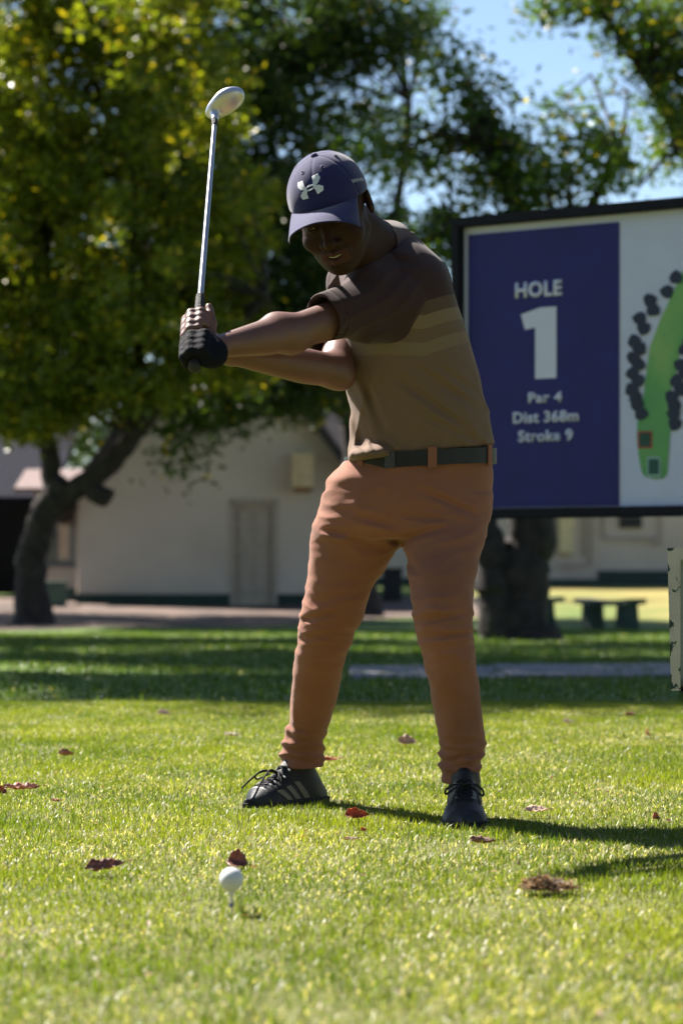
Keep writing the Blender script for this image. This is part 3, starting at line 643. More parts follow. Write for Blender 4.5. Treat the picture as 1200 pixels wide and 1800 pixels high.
grid_box((xr_-.034, 6.4, c1[2]), (xr_, 6.62, c0[2]), 'side_stile', cm, cab)
grid_box((c0[0]+.034, 6.4, c0[2]-.032), (xr_-.034, 6.62, c0[2]), 'top_rail', cm, cab)
grid_box((c0[0]+.034+tp_, 6.4, c1[2]), (xr_-.034, 6.62, c1[2]+.03), 'bottom_rail', cm, cab)
MB().box((c0[0]+.02, 6.425, c1[2]+.01), (xr_-.02, 6.6, c0[2]-.01)).build('recessed_panel', mat('faded_blue_white_panel', (.28, .33, .33), rough=.4, var=.12, vscale=5), cab)
MB().prism([(c0[0]+.025, 6.42, c1[2]-.002), (xr_-.02, 6.42, c1[2]-.002), (xr_-.1, 6.42, c1[2]-.05), (c0[0]+.1, 6.42, c1[2]-.05)], (0, .18, 0)).build('foot_flange', plinthm, cab)
MB().box((1.09, 6.46, -.02), (1.17, 6.56, c1[2]-.05)).build('post', plinthm, cab)
cab.rotation_euler = (0, 0, R(-10.5))     # its left side turns away from the tee
# ================================================================ GOLFER
def fabric(name, col, wscale=900, sheen=.15, rough=.85, bump=.12, var=.1):
    return mat(name, col, rough=rough, var=var, vscale=7, bump=bump, bscale=wscale, sheen=sheen, spec=.25)
trm = fabric('tan_cotton_twill', (.245, .100, .062), 500, bump=.2)
navm = fabric('navy_cap_cloth', (.017, .018, .085), 700, sheen=.3)
slm = fabric('dark_maroon_knit', (.040, .020, .021), 800, sheen=.12)
blackm = mat('black_shoe_mesh', (.012, .012, .015), rough=.5, var=.2, bump=.25, bscale=400)
toem = mat('black_toe_leather', (.014, .015, .019), rough=.5, var=.1, bump=.08, bscale=200, spec=.35)
beltm = mat('black_belt_leather', (.005, .006, .010), rough=.5, var=.2, bump=.1, bscale=150)
glovem = mat('black_glove_leather', (.006, .007, .011), spec=.12, rough=.8, var=.2, bump=.2, bscale=150)
skinm = attrmat('dark_brown_skin', rough=.48, spec=.38, bump=.1, bscale=350, coat=.0); skinm.node_tree.nodes['Principled BSDF'].inputs['Coat Roughness'].default_value = .38
def shirtmat():
    m = fabric('striped_polo_knit', (1, 1, 1), 800, sheen=.08, bump=.12); t = m.node_tree; N = t.nodes; L = t.links
    a = N.new('ShaderNodeAttribute'); a.attribute_name = 'stripe'; r = N.new('ShaderNodeValToRGB'); r.color_ramp.interpolation = 'CONSTANT'; e = r.color_ramp.elements
    e[0].position = 0; e[0].color = (.040, .020, .021, 1); e[1].position = .5; e[1].color = (.088, .056, .042, 1)
    for p, c in ((.62, (.175, .125, .082)), (.74, (.135, .090, .062)), (.86, (.175, .125, .082)), (.98, (.150, .096, .068))): x = e.new(p); x.color = (*c, 1)
    L.new(a.outputs['Fac'], r.inputs[0]); L.new(r.outputs[0], N['Principled BSDF'].inputs['Base Color']); return m
shm = shirtmat()
person = empty('person', (.08, 5.95, 0)); tag(person, 'golfer mid backswing in navy cap, brown polo, tan trousers and black shoes', 'person')
# --- head frame
HO = P(585, 375, 5.62); HS = 1.05
HL, HF, HU = np.array((.940, -.276, .200)), np.array((-.140, -.849, -.510)), np.array((-.310, -.451, .837))
def Hd(x, y, z): return HO+HS*(x*HL+y*HF+z*HU)
HM = np.stack((HL, HF, HU), 1)
def hr(*a): return HS*np.array(a) if len(a) > 1 else HS*a[0]
h = .0032
body = SDF((-.50, 5.32, .02), (.42, 6.42, 1.72), h)
def head(G):
    # cranium, face, jaw
    G.put(ell_(Hd(0, -.012, .036), hr(.077, .096, .080), HM))
    G.put(ell_(Hd(0, .03, -.02), hr(.066, .066, .085), HM), .03)
    G.put(ell_(Hd(0, .048, -.068), hr(.046, .044, .045), HM), .03)
    G.put(cap_(Hd(-.05, -.005, -.05), Hd(-.012, .06, -.09), hr(.02)), .03); G.put(cap_(Hd(.05, -.005, -.05), Hd(.012, .06, -.09), hr(.02)), .03)
    for s_ in (-1, 1):
        G.put(ell_(Hd(s_*.043, .062, -.03), hr(.026, .024, .022), HM), .02)
        G.put(ell_(Hd(s_*.033, .098, .014), hr(.019, .014, .012), HM), .014, 's')
        G.put(ell_(Hd(s_*.032, .077, .0165), hr(.0165, .0150, .0125), HM), .004); G.put(ell_(Hd(s_*.032, .077, .005), hr(.0155, .0140, .008), HM), .004); G.put(cap_(Hd(s_*.018, .090, .0075), Hd(s_*.045, .086, .0085), hr(.0012)), .0025, 's')
        # fold from the nostril round the smile
        G.put(cap_(Hd(s_*.021, .099, -.034), Hd(s_*.037, .085, -.062), hr(.003)), .008, 's')
        G.put(cap_(Hd(s_*.010, .092, .033), Hd(s_*.046, .08, .036), hr(.009)), .012)
    G.put(cap_(Hd(0, .086, .018), Hd(0, .107, -.024), hr(.009), hr(.0125)), .012)
    G.put(ell_(Hd(0, .109, -.03), hr(.0135, .0125, .0105), HM), .008)
    for s_ in (-1, 1):
        G.put(ell_(Hd(s_*.0165, .098, -.033), hr(.0095, .011, .008), HM), .005)
        G.put(ell_(Hd(s_*.008, .106, -.0425), hr(.0035, .004, .004), HM), .002, 's')
    G.put(ell_(Hd(0, .084, -.062), hr(.034, .02, .022), HM), .015)
    G.put(cap_(Hd(-.029, .088, -.054), Hd(0, .103, -.0545), hr(.004), hr(.007)), .005); G.put(cap_(Hd(.029, .088, -.054), Hd(0, .103, -.0545), hr(.004), hr(.007)), .005)
    G.put(cap_(Hd(-.024, .088, -.066), Hd(0, .101, -.072), hr(.005), hr(.008)), .005); G.put(cap_(Hd(.024, .088, -.066), Hd(0, .101, -.072), hr(.005), hr(.008)), .005)
    G.put(cap_(Hd(-.027, .091, -.0575), Hd(0, .106, -.0635), hr(.0026), hr(.0042)), .003, 's'); G.put(cap_(Hd(.027, .091, -.0575), Hd(0, .106, -.0635), hr(.0026), hr(.0042)), .003, 's')
    G.put(ell_(Hd(0, .082, -.094), hr(.022, .02, .017), HM), .018)
    # ears
    for s_ in (-1, 1):
        EM = HM@np.array(Matrix.Rotation(s_*R(-22), 3, 'Z'))
        G.put(ell_(Hd(s_*.082, -.018, .002), hr(.0085, .019, .031), EM), .005)
        G.put(ell_(Hd(s_*.092, -.013, .004), hr(.009, .010, .018), EM), .004, 's')
        G.put(cap_(Hd(s_*.086, .0, -.006), Hd(s_*.084, -.003, -.012), hr(.005)), .004)
# neck and trunk
NB = P(675, 452, 5.88)
axd = (HO-NB)/np.linalg.norm(HO-NB)
def neck(G):
    G.put(cap_(Hd(0, -.04, -.02), NB, .057, .068), .03); G.put(cap_(Hd(0, -.01, -.06), P(655, 480, 5.82), .046, .055), .03)
neck(body); body.put(half_(axd, NB+axd*.026), 0, 'i', pad=0)
hg = SDF(HO-np.array((.15, .17, .17)), HO+np.array((.2, .26, .17)), .0018); head(hg); neck(hg); hg.put(half_(-axd, NB+axd*.02), 0, 'i', pad=0)
def rows(tab, off=0.):
    out = []
    for y, l, r_, cy, ry in tab:
        s_ = cy/4250; out.append((.6+(1005-y)*s_, ((l+r_)/2-600)*s_, cy, (r_-l)/2*s_-off, ry-off))
    return out
torso = [(835, 614, 866, 5.95, .128), (812, 609, 868, 5.95, .13), (800, 610, 868, 5.94, .13), (780, 612, 867, 5.94, .13), (760, 613, 864, 5.93, .13), (720, 614, 857, 5.92, .132), (690, 611, 849, 5.92, .135), (660, 607, 842, 5.91, .14),
         (640, 604, 837, 5.91, .145), (600, 597, 825, 5.91, .155), (560, 592, 812, 5.90, .165), (530, 592, 801, 5.90, .17), (500, 600, 789, 5.90, .165), (475, 615, 775, 5.90, .15), (450, 632, 756, 5.90, .12), (430, 648, 738, 5.90, .09), (412, 660, 722, 5.90, .06)]
body.put(loft_(rows(torso, .022), 2.1), .03)
# legs inside the trousers
pel = [(800, 612, 866, 5.95, .135), (820, 596, 868, 5.95, .14), (844, 570, 870, 5.95, .145), (886, 566, 866, 5.95, .15), (927, 552, 860, 5.95, .14), (950, 552, 853, 5.95, .12)]
legL = [(870, 567, 722, 5.96, .1), (927, 550, 718, 5.96, .1), (960, 542, 703, 5.97, .1), (1009, 537, 672, 5.99, .094), (1050, 533, 649, 6.0, .088), (1090, 525, 640, 6.02, .085), (1116, 520, 625, 6.04, .082), (1160, 515, 609, 6.08, .08), (1200, 512, 600, 6.13, .078), (1247, 508, 589, 6.19, .073), (1297, 498, 572, 6.24, .066), (1321, 489, 569, 6.26, .066), (1334, 489, 575, 6.265, .068), (1349, 495, 572, 6.27, .06)]
legR = [(870, 700, 866, 5.93, .1), (927, 702, 860, 5.9, .102), (968, 709, 848, 5.87, .1), (1009, 714, 838, 5.83, .096), (1050, 720, 832, 5.80, .09), (1112, 727, 832, 5.79, .084), (1153, 740, 836, 5.80, .08), (1215, 753, 844, 5.83, .077), (1280, 765, 852, 5.86, .073), (1317, 770, 855, 5.88, .07), (1346, 767, 850, 5.89, .066), (1379, 775, 846, 5.89, .058)]
hipl, hipr = np.array((.06, 5.96, .80)), np.array((.25, 5.93, .80))
def at_row(tab, y):
    z, cx, cy, rx, ry = smooth_rows(rows(tab)); zz = None
    t = sorted(tab); d = np.interp(y, [a[0] for a in t], [a[3] for a in t]); zz = .6+(1005-y)*d/4250
    return np.array((np.interp(zz, z, cx), np.interp(zz, z, cy), zz))
for tab, hp in ((legL, hipl), (legR, hipr)):
    ch_ = [hp]+[at_row(tab, q) for q in (960, 1110, 1180, 1260, 1335)]; ch_.append(ch_[-1]+np.array((0, 0, -.04))); rd__ = (.07, .062, .045, .042, .036, .03, .03)
    for a, b, r0, r1 in zip(ch_, ch_[1:], rd__, rd__[1:]): body.put(cap_(a, b, r0, r1), .02)
body.put(cap_(hipl, hipr, .08), .05)
# arms
SHL, ELL, WRL = P(708, 528, 5.78), P(505, 586, 5.60), P(374, 611, 5.47)
SHR, ELR, WRR = P(618, 560, 6.02), P(588, 652, 5.80), P(404, 622, 5.62)
body.put(prof_(SHL, ELL, (0, .45, .85, 1), (.058, .050, .041, .040)), .02)
body.put(prof_(ELL, WRL, (0, .28, .7, 1), (.039, .042, .031, .024)), .02)
body.put(cap_(ELL+np.array((.01, .02, -.01)), ELL+np.array((-.03, .0, .012)), .034), .03)
body.put(prof_(SHR, ELR, (0, .5, 1), (.055, .047, .040)), .02)
body.put(prof_(ELR, WRR, (0, .3, .75, 1), (.039, .043, .031, .024)), .02)
body.put(cap_(ELR+np.array((.012, 0, -.008)), ELR+np.array((.02, .0, -.016)), .026), .025)
# club axis and the two fists
G0 = P(341, 662, 5.40); HEADP = P(379, 196, 6.04); GA = (HEADP-G0)/np.linalg.norm(HEADP-G0)
def fist(G, centre, wrist, flip, k=.007, grow=0., thumb_up=1):
    'palm and five fingers closed round the grip axis'
    c = np.array(centre); a = GA; w = wrist-c; w = w-a*(w@a); w /= np.linalg.norm(w); t = np.cross(a, w)*flip
    cir = lambda ang, rad, s_: c+a*s_+rad*(w*math.cos(ang)+t*math.sin(ang))
    # palm: from the wrist onto the side of the grip
    G.put(ell_(c+w*.03-t*.008, (.037+grow, .021+grow, .043+grow), np.stack((w, t, a), 1)), .012)
    G.put(cap_(c+w*.038, wrist, .026+grow, .024+grow), .02)
    for i, (s_, L_, r) in enumerate(((.0285, 1.0, .0098), (.0105, 1.08, .0102), (-.0078, 1.03, .0098), (-.025, .86, .0088))):
        an = [-.35, -1.15, -2.1, -3.0, -3.9, -4.6]; last = None; m_ = int(round(5*L_))+1
        rads = (.036, .036, .0285, .0262, .0255, .0255)
        for j in range(min(m_, 6)):
            p = cir(an[j]*(.9+.1*L_), rads[j], s_+.0015*j)
            if last is not None: G.put(cap_(last, p, r*(1.1-.05*j)+grow, r*(1.05-.05*j)+grow), .009)
            last = p
    # thumb leaves the side of the palm and lies along the grip
    p0, p1, p2, p3 = cir(.55, .03, .0), cir(.95, .031, .024*thumb_up), cir(1.35, .0275, .046*thumb_up), cir(1.55, .0255, .064*thumb_up)
    G.put(cap_(p0, p1, .0145+grow, .0115+grow), .01); G.put(cap_(p1, p2, .0112+grow, .0098+grow), .004); G.put(cap_(p2, p3, .0098+grow, .0085+grow), .003)
CL = G0+GA*.075; CR = G0+GA*.155
fist(body, CL, WRL, 1); fist(body, CR, WRR, -1)
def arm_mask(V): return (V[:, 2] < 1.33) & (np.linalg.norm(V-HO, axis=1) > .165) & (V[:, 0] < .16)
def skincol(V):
    q = (V-HO)@HM/HS; n = len(V); c = np.tile(np.array((.030, .0125, .0085)), (n, 1)); c[arm_mask(V)] = (.13, .057, .041)  # arms lighter than the face: sunlight put into their skin colour
    c *= (1+.12*vnoise(V[:, 0], V[:, 1], V[:, 2], 30, 5))[:, None]
    x, y, z = np.abs(q[:, 0]), q[:, 1], q[:, 2]
    head = (np.linalg.norm(q-np.array((0, .02, 0)), axis=1) < .16)
    lip = head & (y > .08) & (x < .031) & (z > -.08) & (z < -.05); c[lip] = (.055, .020, .018)
    brow = head & (y > .06) & (x > .012) & (x < .052) & (np.abs(z-.036+.15*(x-.03)) < .0045); c[brow] = (.012, .008, .007)
    hair = head & (z > .012) & (y < .035-.25*(z < .03)*.02) & (y < .04) & (x > .05) & (z > .028) | head & (z > .03) & (y < -.03) | head & (y < -.06) & (z > -.025)
    c[hair] = (.008, .006, .0055)
    beard = head & (z < -.066) & (y > .02) & (y < .12) & ~lip & (vnoise(V[:, 0], V[:, 1], V[:, 2], 260, 9) > .25); c[beard] = (.017, .009, .007)
    return c
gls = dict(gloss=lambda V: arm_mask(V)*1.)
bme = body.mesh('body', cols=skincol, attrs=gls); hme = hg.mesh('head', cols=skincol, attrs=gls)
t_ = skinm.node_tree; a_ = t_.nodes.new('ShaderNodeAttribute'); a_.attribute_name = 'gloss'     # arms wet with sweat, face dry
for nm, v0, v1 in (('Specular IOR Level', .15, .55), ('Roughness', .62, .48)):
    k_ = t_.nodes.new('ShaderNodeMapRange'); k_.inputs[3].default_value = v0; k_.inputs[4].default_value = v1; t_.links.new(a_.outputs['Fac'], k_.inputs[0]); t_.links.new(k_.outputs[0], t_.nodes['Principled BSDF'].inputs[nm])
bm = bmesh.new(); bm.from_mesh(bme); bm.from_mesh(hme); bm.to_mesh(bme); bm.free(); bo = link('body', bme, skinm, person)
del body, hg
# eyes and teeth
eyem = attrmat('eye_surface', rough=.2, bump=0)
for s_ in (-1, 1):
    g = SDF(Hd(s_*.032, .078, .012)-.02, Hd(s_*.032, .078, .012)+.02, .0012); g.put(ell_(Hd(s_*.032, .0785, .010), hr(.0105, .0112, .0095)))
    ctr = Hd(s_*.031, .094, .006)
    link('eye', g.mesh('eye', cols=lambda V: np.where((np.linalg.norm(V-ctr, axis=1) < .0062)[:, None], np.array([[.012, .008, .006]]), np.array([[.5, .45, .4]]))), eyem, person)
teeth = MB()
for i in range(8):
    x = -.0175+.005*i; p = Hd(x+.0, .1015-abs(x)**2*22, -.0612+abs(x)*.12); M = Matrix.Translation(p) @ Matrix([list(r_) for r_ in HM]).to_4x4()
    teeth.box((-.0022, -.0015, -.0033), (.0022, .0015, .0033), M=M, bev=.0006)
teeth.build('teeth', mat('tooth_enamel', (.4, .37, .32), rough=.3, bump=0), person)
# --- trousers
def groove(x, z, lines):
    'pulled creases along front lines given in picture-plane metres: (x0, z0, x1, z1, depth, width)'
    o = 0
    for x0, z0, x1, z1, d, w in lines:
        vx, vz = x1-x0, z1-z0; L2 = vx*vx+vz*vz; t = ((x-x0)*vx+(z-z0)*vz)/L2; tc = np.clip(t, 0, 1); q = np.hypot(x-x0-tc*vx, z-z0-tc*vz)
        o = o+d*np.maximum(np.sin(np.clip(t, 0, 1)*math.pi), 0)**.6*(np.exp(-(q/w)**2)-.7*np.exp(-((q-1.8*w)/w)**2))
    return o
def GL(d, rows_): return [(*P(a, b, d)[[0, 2]], *P(c, e, d)[[0, 2]], dp, w) for a, b, c, e, dp, w in rows_]
GT = GL(5.83, [(640, 935, 715, 955, .005, .008), (705, 948, 790, 925, .006, .008), (700, 965, 735, 1010, .004, .009), (620, 905, 700, 925, .004, .009), (730, 858, 845, 908, .005, .009), (560, 930, 640, 945, .004, .008), (700, 905, 800, 915, .0035, .007),
                (730, 1090, 830, 1075, .005, .008), (735, 1120, 834, 1108, .005, .007), (522, 1095, 600, 1075, .005, .008), (520, 1130, 590, 1112, .005, .008), (545, 1060, 640, 1040, .003, .009), (500, 1290, 565, 1310, .004, .007), (770, 1340, 845, 1325, .006, .007), (500, 1240, 505, 1320, .004, .007)])
GS = GL(5.8, [(622, 625, 676, 765, .006, .009), (640, 620, 650, 720, .003, .008), (690, 660, 850, 775, .005, .009), (720, 640, 845, 720, .004, .010), (615, 700, 640, 790, .003, .008), (660, 770, 700, 800, .004, .008), (740, 730, 862, 785, .004, .008), (650, 450, 735, 470, .004, .010), (760, 640, 840, 690, .003, .009)])
def folds(x, y, z):
    n1 = vnoise(x, y, z, 9, 1); n2 = vnoise(x, y, z, 22, 2); n3 = vnoise(x*.5, y*.5, z, 34, 3); n4 = vnoise(x*.4, y*.4, z, 70, 4)
    kn = np.exp(-((z-.47)/.09)**2); hem = np.exp(-((z-.14)/.05)**2); cr = np.exp(-((z-.68)/.07)**2)
    a1 = .0022*n2+.002*n3
    r1 = 1-np.abs(np.sin((z*1.0+.06*n1+.12*(x-.1))*math.pi/.038)); r2 = 1-np.abs(np.sin((z+.05*n1-.25*np.abs(x-.12))*math.pi/.05))
    return a1+kn*(.006*(r1**1.5-.4)*(n2*.5+.6)+.003*n3)+hem*(.009*(1-np.abs(np.sin((z+.02*n1)*math.pi/.03))-.4)+.004*n3)+cr*.007*(r2-.4)*np.clip(n1+.5, 0, 1)+.0012*n4-groove(x, z, GT)
tr = SDF((-.22, 5.66, .04), (.46, 6.38, .93), .0036)
tr.put(loft_(rows(pel), 2.2), 0); tr.put(loft_(rows(legL), 2.1), .018); tr.put(loft_(rows(legR), 2.1), .014)
tr.put(ell_((.15, 6.04, .78), (.16, .085, .12)), .04)
tr.D += .003
tr.disp(folds)
# slanted pocket openings, fly stitching groove, crease under the seat
for a, b, r_ in ((P(856, 826, 5.86), P(838, 880, 5.80), .0035), (P(598, 812, 5.90), P(575, 850, 5.88), .0035)):
    tr.put(cap_(a, b, r_), .006, 's')
fy = [P(688, 826, 5.81), P(690, 880, 5.80), P(683, 925, 5.81)]
for a, b in zip(fy, fy[1:]): tr.put(cap_(a, b, .0045), .008, 's')
waist = half_((-.05, 0, 1), P(740, 800, 5.95)); tr.put(waist, .004, 'i', pad=0)
# open hems
for tab, y, rr in ((legL, 1349, .036), (legR, 1379, .032)):
    c = at_row(tab, y-1); tr.put(cap_(c+np.array((0, 0, -.03)), c+np.array((0, 0, .035)), rr), .004, 's')
tro = link('trousers', tr.mesh('trousers'), trm, person); del tr
pelr = smooth_rows(rows(pel))
def pel_ring(th, zc, off):
    z, cx, cy, rx, ry = (q for q in pelr); g = lambda q: np.interp(zc, z, q)
    c, s_ = math.cos(th), math.sin(th); e = 2/2.2
    return np.array((g(cx)+(g(rx)+off)*math.copysign(abs(c)**e, c), g(cy)+(g(ry)+off)*math.copysign(abs(s_)**e, s_), zc))
def wz(x): return .868+(x-.1)*.06    # centre of the belt, rising to the golfer's left
def belt_band(name, th0, th1, half, o0, o1, m, par, n=80, zo=0):
    mb = MB(); rings = []
    for i in range(n+1):
        th = th0+(th1-th0)*i/n; p = pel_ring(th, .9, 0); zc = wz(p[0])+zo
        rings.append([mb.bm.verts.new((pel_ring(th, .9, o)[0], pel_ring(th, .9, o)[1], zc+s_*half)) for o, s_ in ((o0, -1), (o1, -1), (o1*1.0, 1), (o0, 1))])
    closed = abs(th1-th0) > 6.2
    for i in range(n):
        A, B_ = rings[i], rings[i+1]
        for k in range(4): mb.bm.faces.new((A[k], A[(k+1) % 4], B_[(k+1) % 4], B_[k]))
    if not closed: mb.bm.faces.new(rings[0]); mb.bm.faces.new(rings[-1][::-1])
    else: bmesh.ops.remove_doubles(mb.bm, verts=mb.bm.verts[:], dist=1e-5)
    return mb.build(name, m, par, smooth=True)
bl = belt_band('belt', 0, 2*math.pi, .0185, -.004, .0085, beltm, person)
for th in (R(-84), R(-30), R(-140), R(60), R(120)):
    belt_band('belt_loop', th-.05, th+.05, .025, .009, .0125, trm, tro, n=4)
th = R(-112); bk = belt_band('buckle', th-.07, th+.07, .0195, .009, .012, mat('dull_steel_buckle', (.06, .06, .065), rough=.35, metal=1, bump=0), bl, n=8)
# --- polo shirt
sh = SDF((-.06, 5.62, .82), (.44, 6.2, 1.50), .0036)
sh.put(loft_(rows(torso), 2.1), 0)
sh.put(cap_(P(722, 505, 5.84), P(625, 500, 6.02), .085, .075), .05)
sh.put(cap_(P(745, 490, 5.93), P(686, 448, 5.92), .055, .060), .05)
# blouse over the belt at his right side
sh.put(ell_(P(648, 800, 5.85), (.05, .07, .022)), .03)
def sfold(x, y, z):
    n1 = vnoise(x, y, z, 7, 21); n2 = vnoise(x, y, z, 18, 22)
    dg = 1-np.abs(np.sin(((x-.1)*.75+z*.55+.05*n1)*math.pi/.085)); d2 = 1-np.abs(np.sin(((x)*.9-z*.35+.04*n1)*math.pi/.05))
    lowm = np.clip((1.15-z)/.15, 0, 1); fr = np.exp(-((x-.03)/.06)**2)
    return .0022*n2+.0055*(dg**2-.3)*np.clip(n1+.5, 0, 1)*lowm+.0035*fr*lowm*(d2**2-.35)+.004*np.exp(-((z-.9)/.025)**2)*(1-np.abs(np.sin((x+.3*y+.03*n1)*math.pi/.033))-.4)-groove(x, z, GS)*(y < 5.95)
sh.disp(sfold)
# deep diagonal tuck from chest to waist
sh.put(half_((.12, 0, -1), P(740, 800, 5.95)), .012, 'i', pad=0)
sh.put(cap_(Hd(0, -.03, -.03), NB+(NB-HO)*.12, .066, .07), .004, 's')
sh.put(cap_(Hd(0, .0, -.075), P(640, 500, 5.79), .05, .052), .004, 's')
def stripe(V):
    px = 600+V[:, 0]*4250/5.85; py = 1005-(V[:, 2]-.6)*4250/5.85
    base = np.where(px > 742, -(px-742)*.36, (742-px)*-.03)
    return .5+(py-(539+base))/(23.0/.12)
sho = link('shirt', sh.mesh('shirt', attrs=dict(stripe=stripe)), shm, person); del sh
# sleeves
def sleeve(a, b, ra, rb, extra=(), cut=None, inner=(), name='sleeve'):
    lo = np.minimum(a, b)-.13; hi = np.maximum(a, b)+.13
    g = SDF(lo, hi, .0034); g.put(cap_(a, b, ra, rb), 0)
    for e, k in extra: g.put(e, k)
    g.disp(lambda x, y, z: .003*vnoise(x, y, z, 14, 31)+.0035*(1-np.abs(np.sin((x*.8-z*.9+.04*vnoise(x, y, z, 9, 32))*math.pi/.055))-.5))
    d = (b-a)/np.linalg.norm(b-a); g.put(half_(d, b-d*.0), .003, 'i', pad=0)
    g.disp(lambda x, y, z: -.0022*np.exp(-((((x-b[0])*d[0]+(y-b[1])*d[1]+(z-b[2])*d[2])+.024)/.0028)**2))
    g.put(cap_(b-d*.045, b+d*.05, rb-.006, rb-.005), .002, 's')
    return link(name, g.mesh(name), slm, sho)
sleeve(P(705, 518, 5.80), P(568, 560, 5.64), .076, .058, [(cap_(P(695, 540, 5.78), P(706, 574, 5.80), .06, .036), .05), (cap_(P(704, 458, 5.86), P(646, 496, 5.74), .050, .052), .035), (cap_(P(716, 584, 5.80), P(640, 575, 5.72), .026, .04), .03)])
sleeve(P(625, 530, 6.0), P(583, 612, 5.9), .07, .058)
# collar: a folded band round the neck with two points
cm_ = mat('maroon_collar_knit', (.060, .028, .028), rough=.85, bump=.2, bscale=500, sheen=.3)
cx_ = np.cross(axd, (0, 1, 0)); cx_ /= np.linalg.norm(cx_); cy_ = np.cross(axd, cx_)
# cy_ points roughly along the view; opening faces the golfer's front
fr = np.array((-.75, -.66, 0.)); fr = fr-axd*(fr@axd); fr /= np.linalg.norm(fr); sd_ = np.cross(axd, fr)
mb = MB(); n = 56; prof = ((-.012, .071), (.030, .0745), (.032, .079), (.004, .088), (-.022, .100), (-.024, .097), (.0, .084), (.026, .076), (-.012, .068))
rg = []
for i in range(n+1):
    th = R(24)+(2*math.pi-R(48))*i/n; op = max(0, 1-min(i, n-i)/7)
    dirn = fr*math.cos(th)+sd_*math.sin(th); rg.append([])
    for j, (q, r_) in enumerate(prof):
        fr_drop = .030*(1+math.cos(th))/2; dip = .03*op if 3 <= j <= 6 else 0
        rg[-1].append(mb.bm.verts.new(NB+axd*(.036+q*1.15-fr_drop-dip)+dirn*(r_*(1.0-.02*math.sin(th*3)))+fr*.012))
for i in range(n):
    for k in range(len(prof)-1): mb.bm.faces.new((rg[i][k], rg[i][k+1], rg[i+1][k+1], rg[i+1][k]))
mb.bm.faces.new(rg[0]); mb.bm.faces.new(rg[-1])
mb.build('collar', cm_, sho, smooth=True)
# placket hanging open at the throat
pk = [P(583, 478, 5.66), P(592, 482, 5.64), P(600, 520, 5.66), P(596, 545, 5.68), P(574, 530, 5.68), P(576, 505, 5.67)]
MB().prism([tuple(p) for p in pk], (.004, .010, 0)).build('placket_flap', cm_, sho)
# --- glove on his left hand
g = SDF(CL-.12, CL+.12, .0028); fist(g, CL, WRL, 1, grow=.0022)
dW = (WRL-CL)/np.linalg.norm(WRL-CL); g.put(half_(dW, CL+dW*.075), .002, 'i', pad=0)
gl = link('glove', g.mesh('glove'), glovem, person); del g
# --- cap
cap = None
ct, cr_ = np.array((0, -.008, .044)), np.array((.088, .109, .093))
g = SDF(Hd(*ct)-.14, Hd(*ct)+.14, .0026)
g.put(ell_(Hd(*ct), HS*cr_, HM)); g.put(ell_(Hd(*ct)-HU*.006, HS*cr_-.005, HM), 0, 's')
cutp = Hd(0, .09, .047); cn = -(HU*.97-HF*-.22); cn = -(HU-HF*.17)
g.put(half_(cn, cutp), 0, 'i', pad=0)
def seam(x, y, z):
    q = [((x-HO[0])*HM[0, i]+(y-HO[1])*HM[1, i]+(z-HO[2])*HM[2, i])/HS for i in range(3)]
    a = np.arctan2(q[0], q[1]+.008); k = np.abs(((a+math.pi/6) % (math.pi/3))-math.pi/6-0)*np.hypot(q[0], q[1]+.008)
    return -.0012*np.exp(-(k/.0022)**2)+.0008*vnoise(x, y, z, 30, 41)
g.disp(seam, .006)
cme = g.mesh('cap'); capo = link('cap', cme, navm, person); del g
cb = bvh_of(cme)
MB().tube([Hd(0, -.008, .135), Hd(0, -.008, .139), Hd(0, -.008, .142)], [.0085, .0085, .005], n=12).build('cap_button', navm, capo, smooth=True)
for a in (-2.6, -1.55, -.52, .52, 1.55, 2.6):   # stitched eyelets
    th_ = R(58); c = np.array((math.sin(a)*math.cos(th_)*.088, math.cos(a)*math.cos(th_)*.109-.008, math.sin(th_)*.093+.044)); nrm = (c-ct)/cr_**2; nrm /= np.linalg.norm(nrm)
    u_ = np.cross(nrm, (0, 0, 1)); u_ /= np.linalg.norm(u_); v_ = np.cross(nrm, u_)
    MB().tube([Hd(*(c+nrm*.0006+.0042*(u_*math.cos(t)+v_*math.sin(t)))) for t in np.linspace(0, 2*math.pi, 11)], .0011, n=5, cap=False).build('eyelet', mat('navy_stitching', (.06, .06, .15)) if a == -2.6 else bpy.data.materials['navy_stitching'], capo, smooth=True)
mb = MB(); nb, na = 9, 29; top = []; bot = []
for j in range(nb):
    b_ = j/(nb-1); rt, rb_ = [], []
    for i in range(na):
        a = -1+2*i/(na-1); an = a*R(62)
        xi, yi = .0855*math.sin(an), -.008+.1065*math.cos(an); zi = .051-.010*a*a
        xo, yo = .083*math.sin(a*R(80)), .092+.086*max(0, math.cos(a*R(80)))**.62; 
        x, y = xi+(xo-xi)*b_, yi+(yo-yi)*b_; z = zi+(.053-.052*abs(a)**1.8*(.8+.2*b_)-zi)*b_+.004*math.sin(b_*math.pi)
        rt.append(mb.bm.verts.new(Hd(x, y, z))); rb_.append(mb.bm.verts.new(Hd(x, y, z-.0032)))
    top.append(rt); bot.append(rb_)
for j in range(nb-1):
    for i in range(na-1):
        mb.bm.faces.new((top[j][i], top[j][i+1], top[j+1][i+1], top[j+1][i])); mb.bm.faces.new((bot[j][i], bot[j+1][i], bot[j+1][i+1], bot[j][i+1]))
for i in range(na-1): mb.bm.faces.new((top[-1][i], top[-1][i+1], bot[-1][i+1], bot[-1][i]))
for j in range(nb-1):
    mb.bm.faces.new((top[j][0], top[j+1][0], bot[j+1][0], bot[j][0])); mb.bm.faces.new((top[j][-1], bot[j][-1], bot[j+1][-1], top[j+1][-1]))
mb.build('brim', navm, capo, smooth=True)
logom = mat('pale_grey_embroidery', (.62, .66, .72), rough=.6, bump=.3, bscale=900)
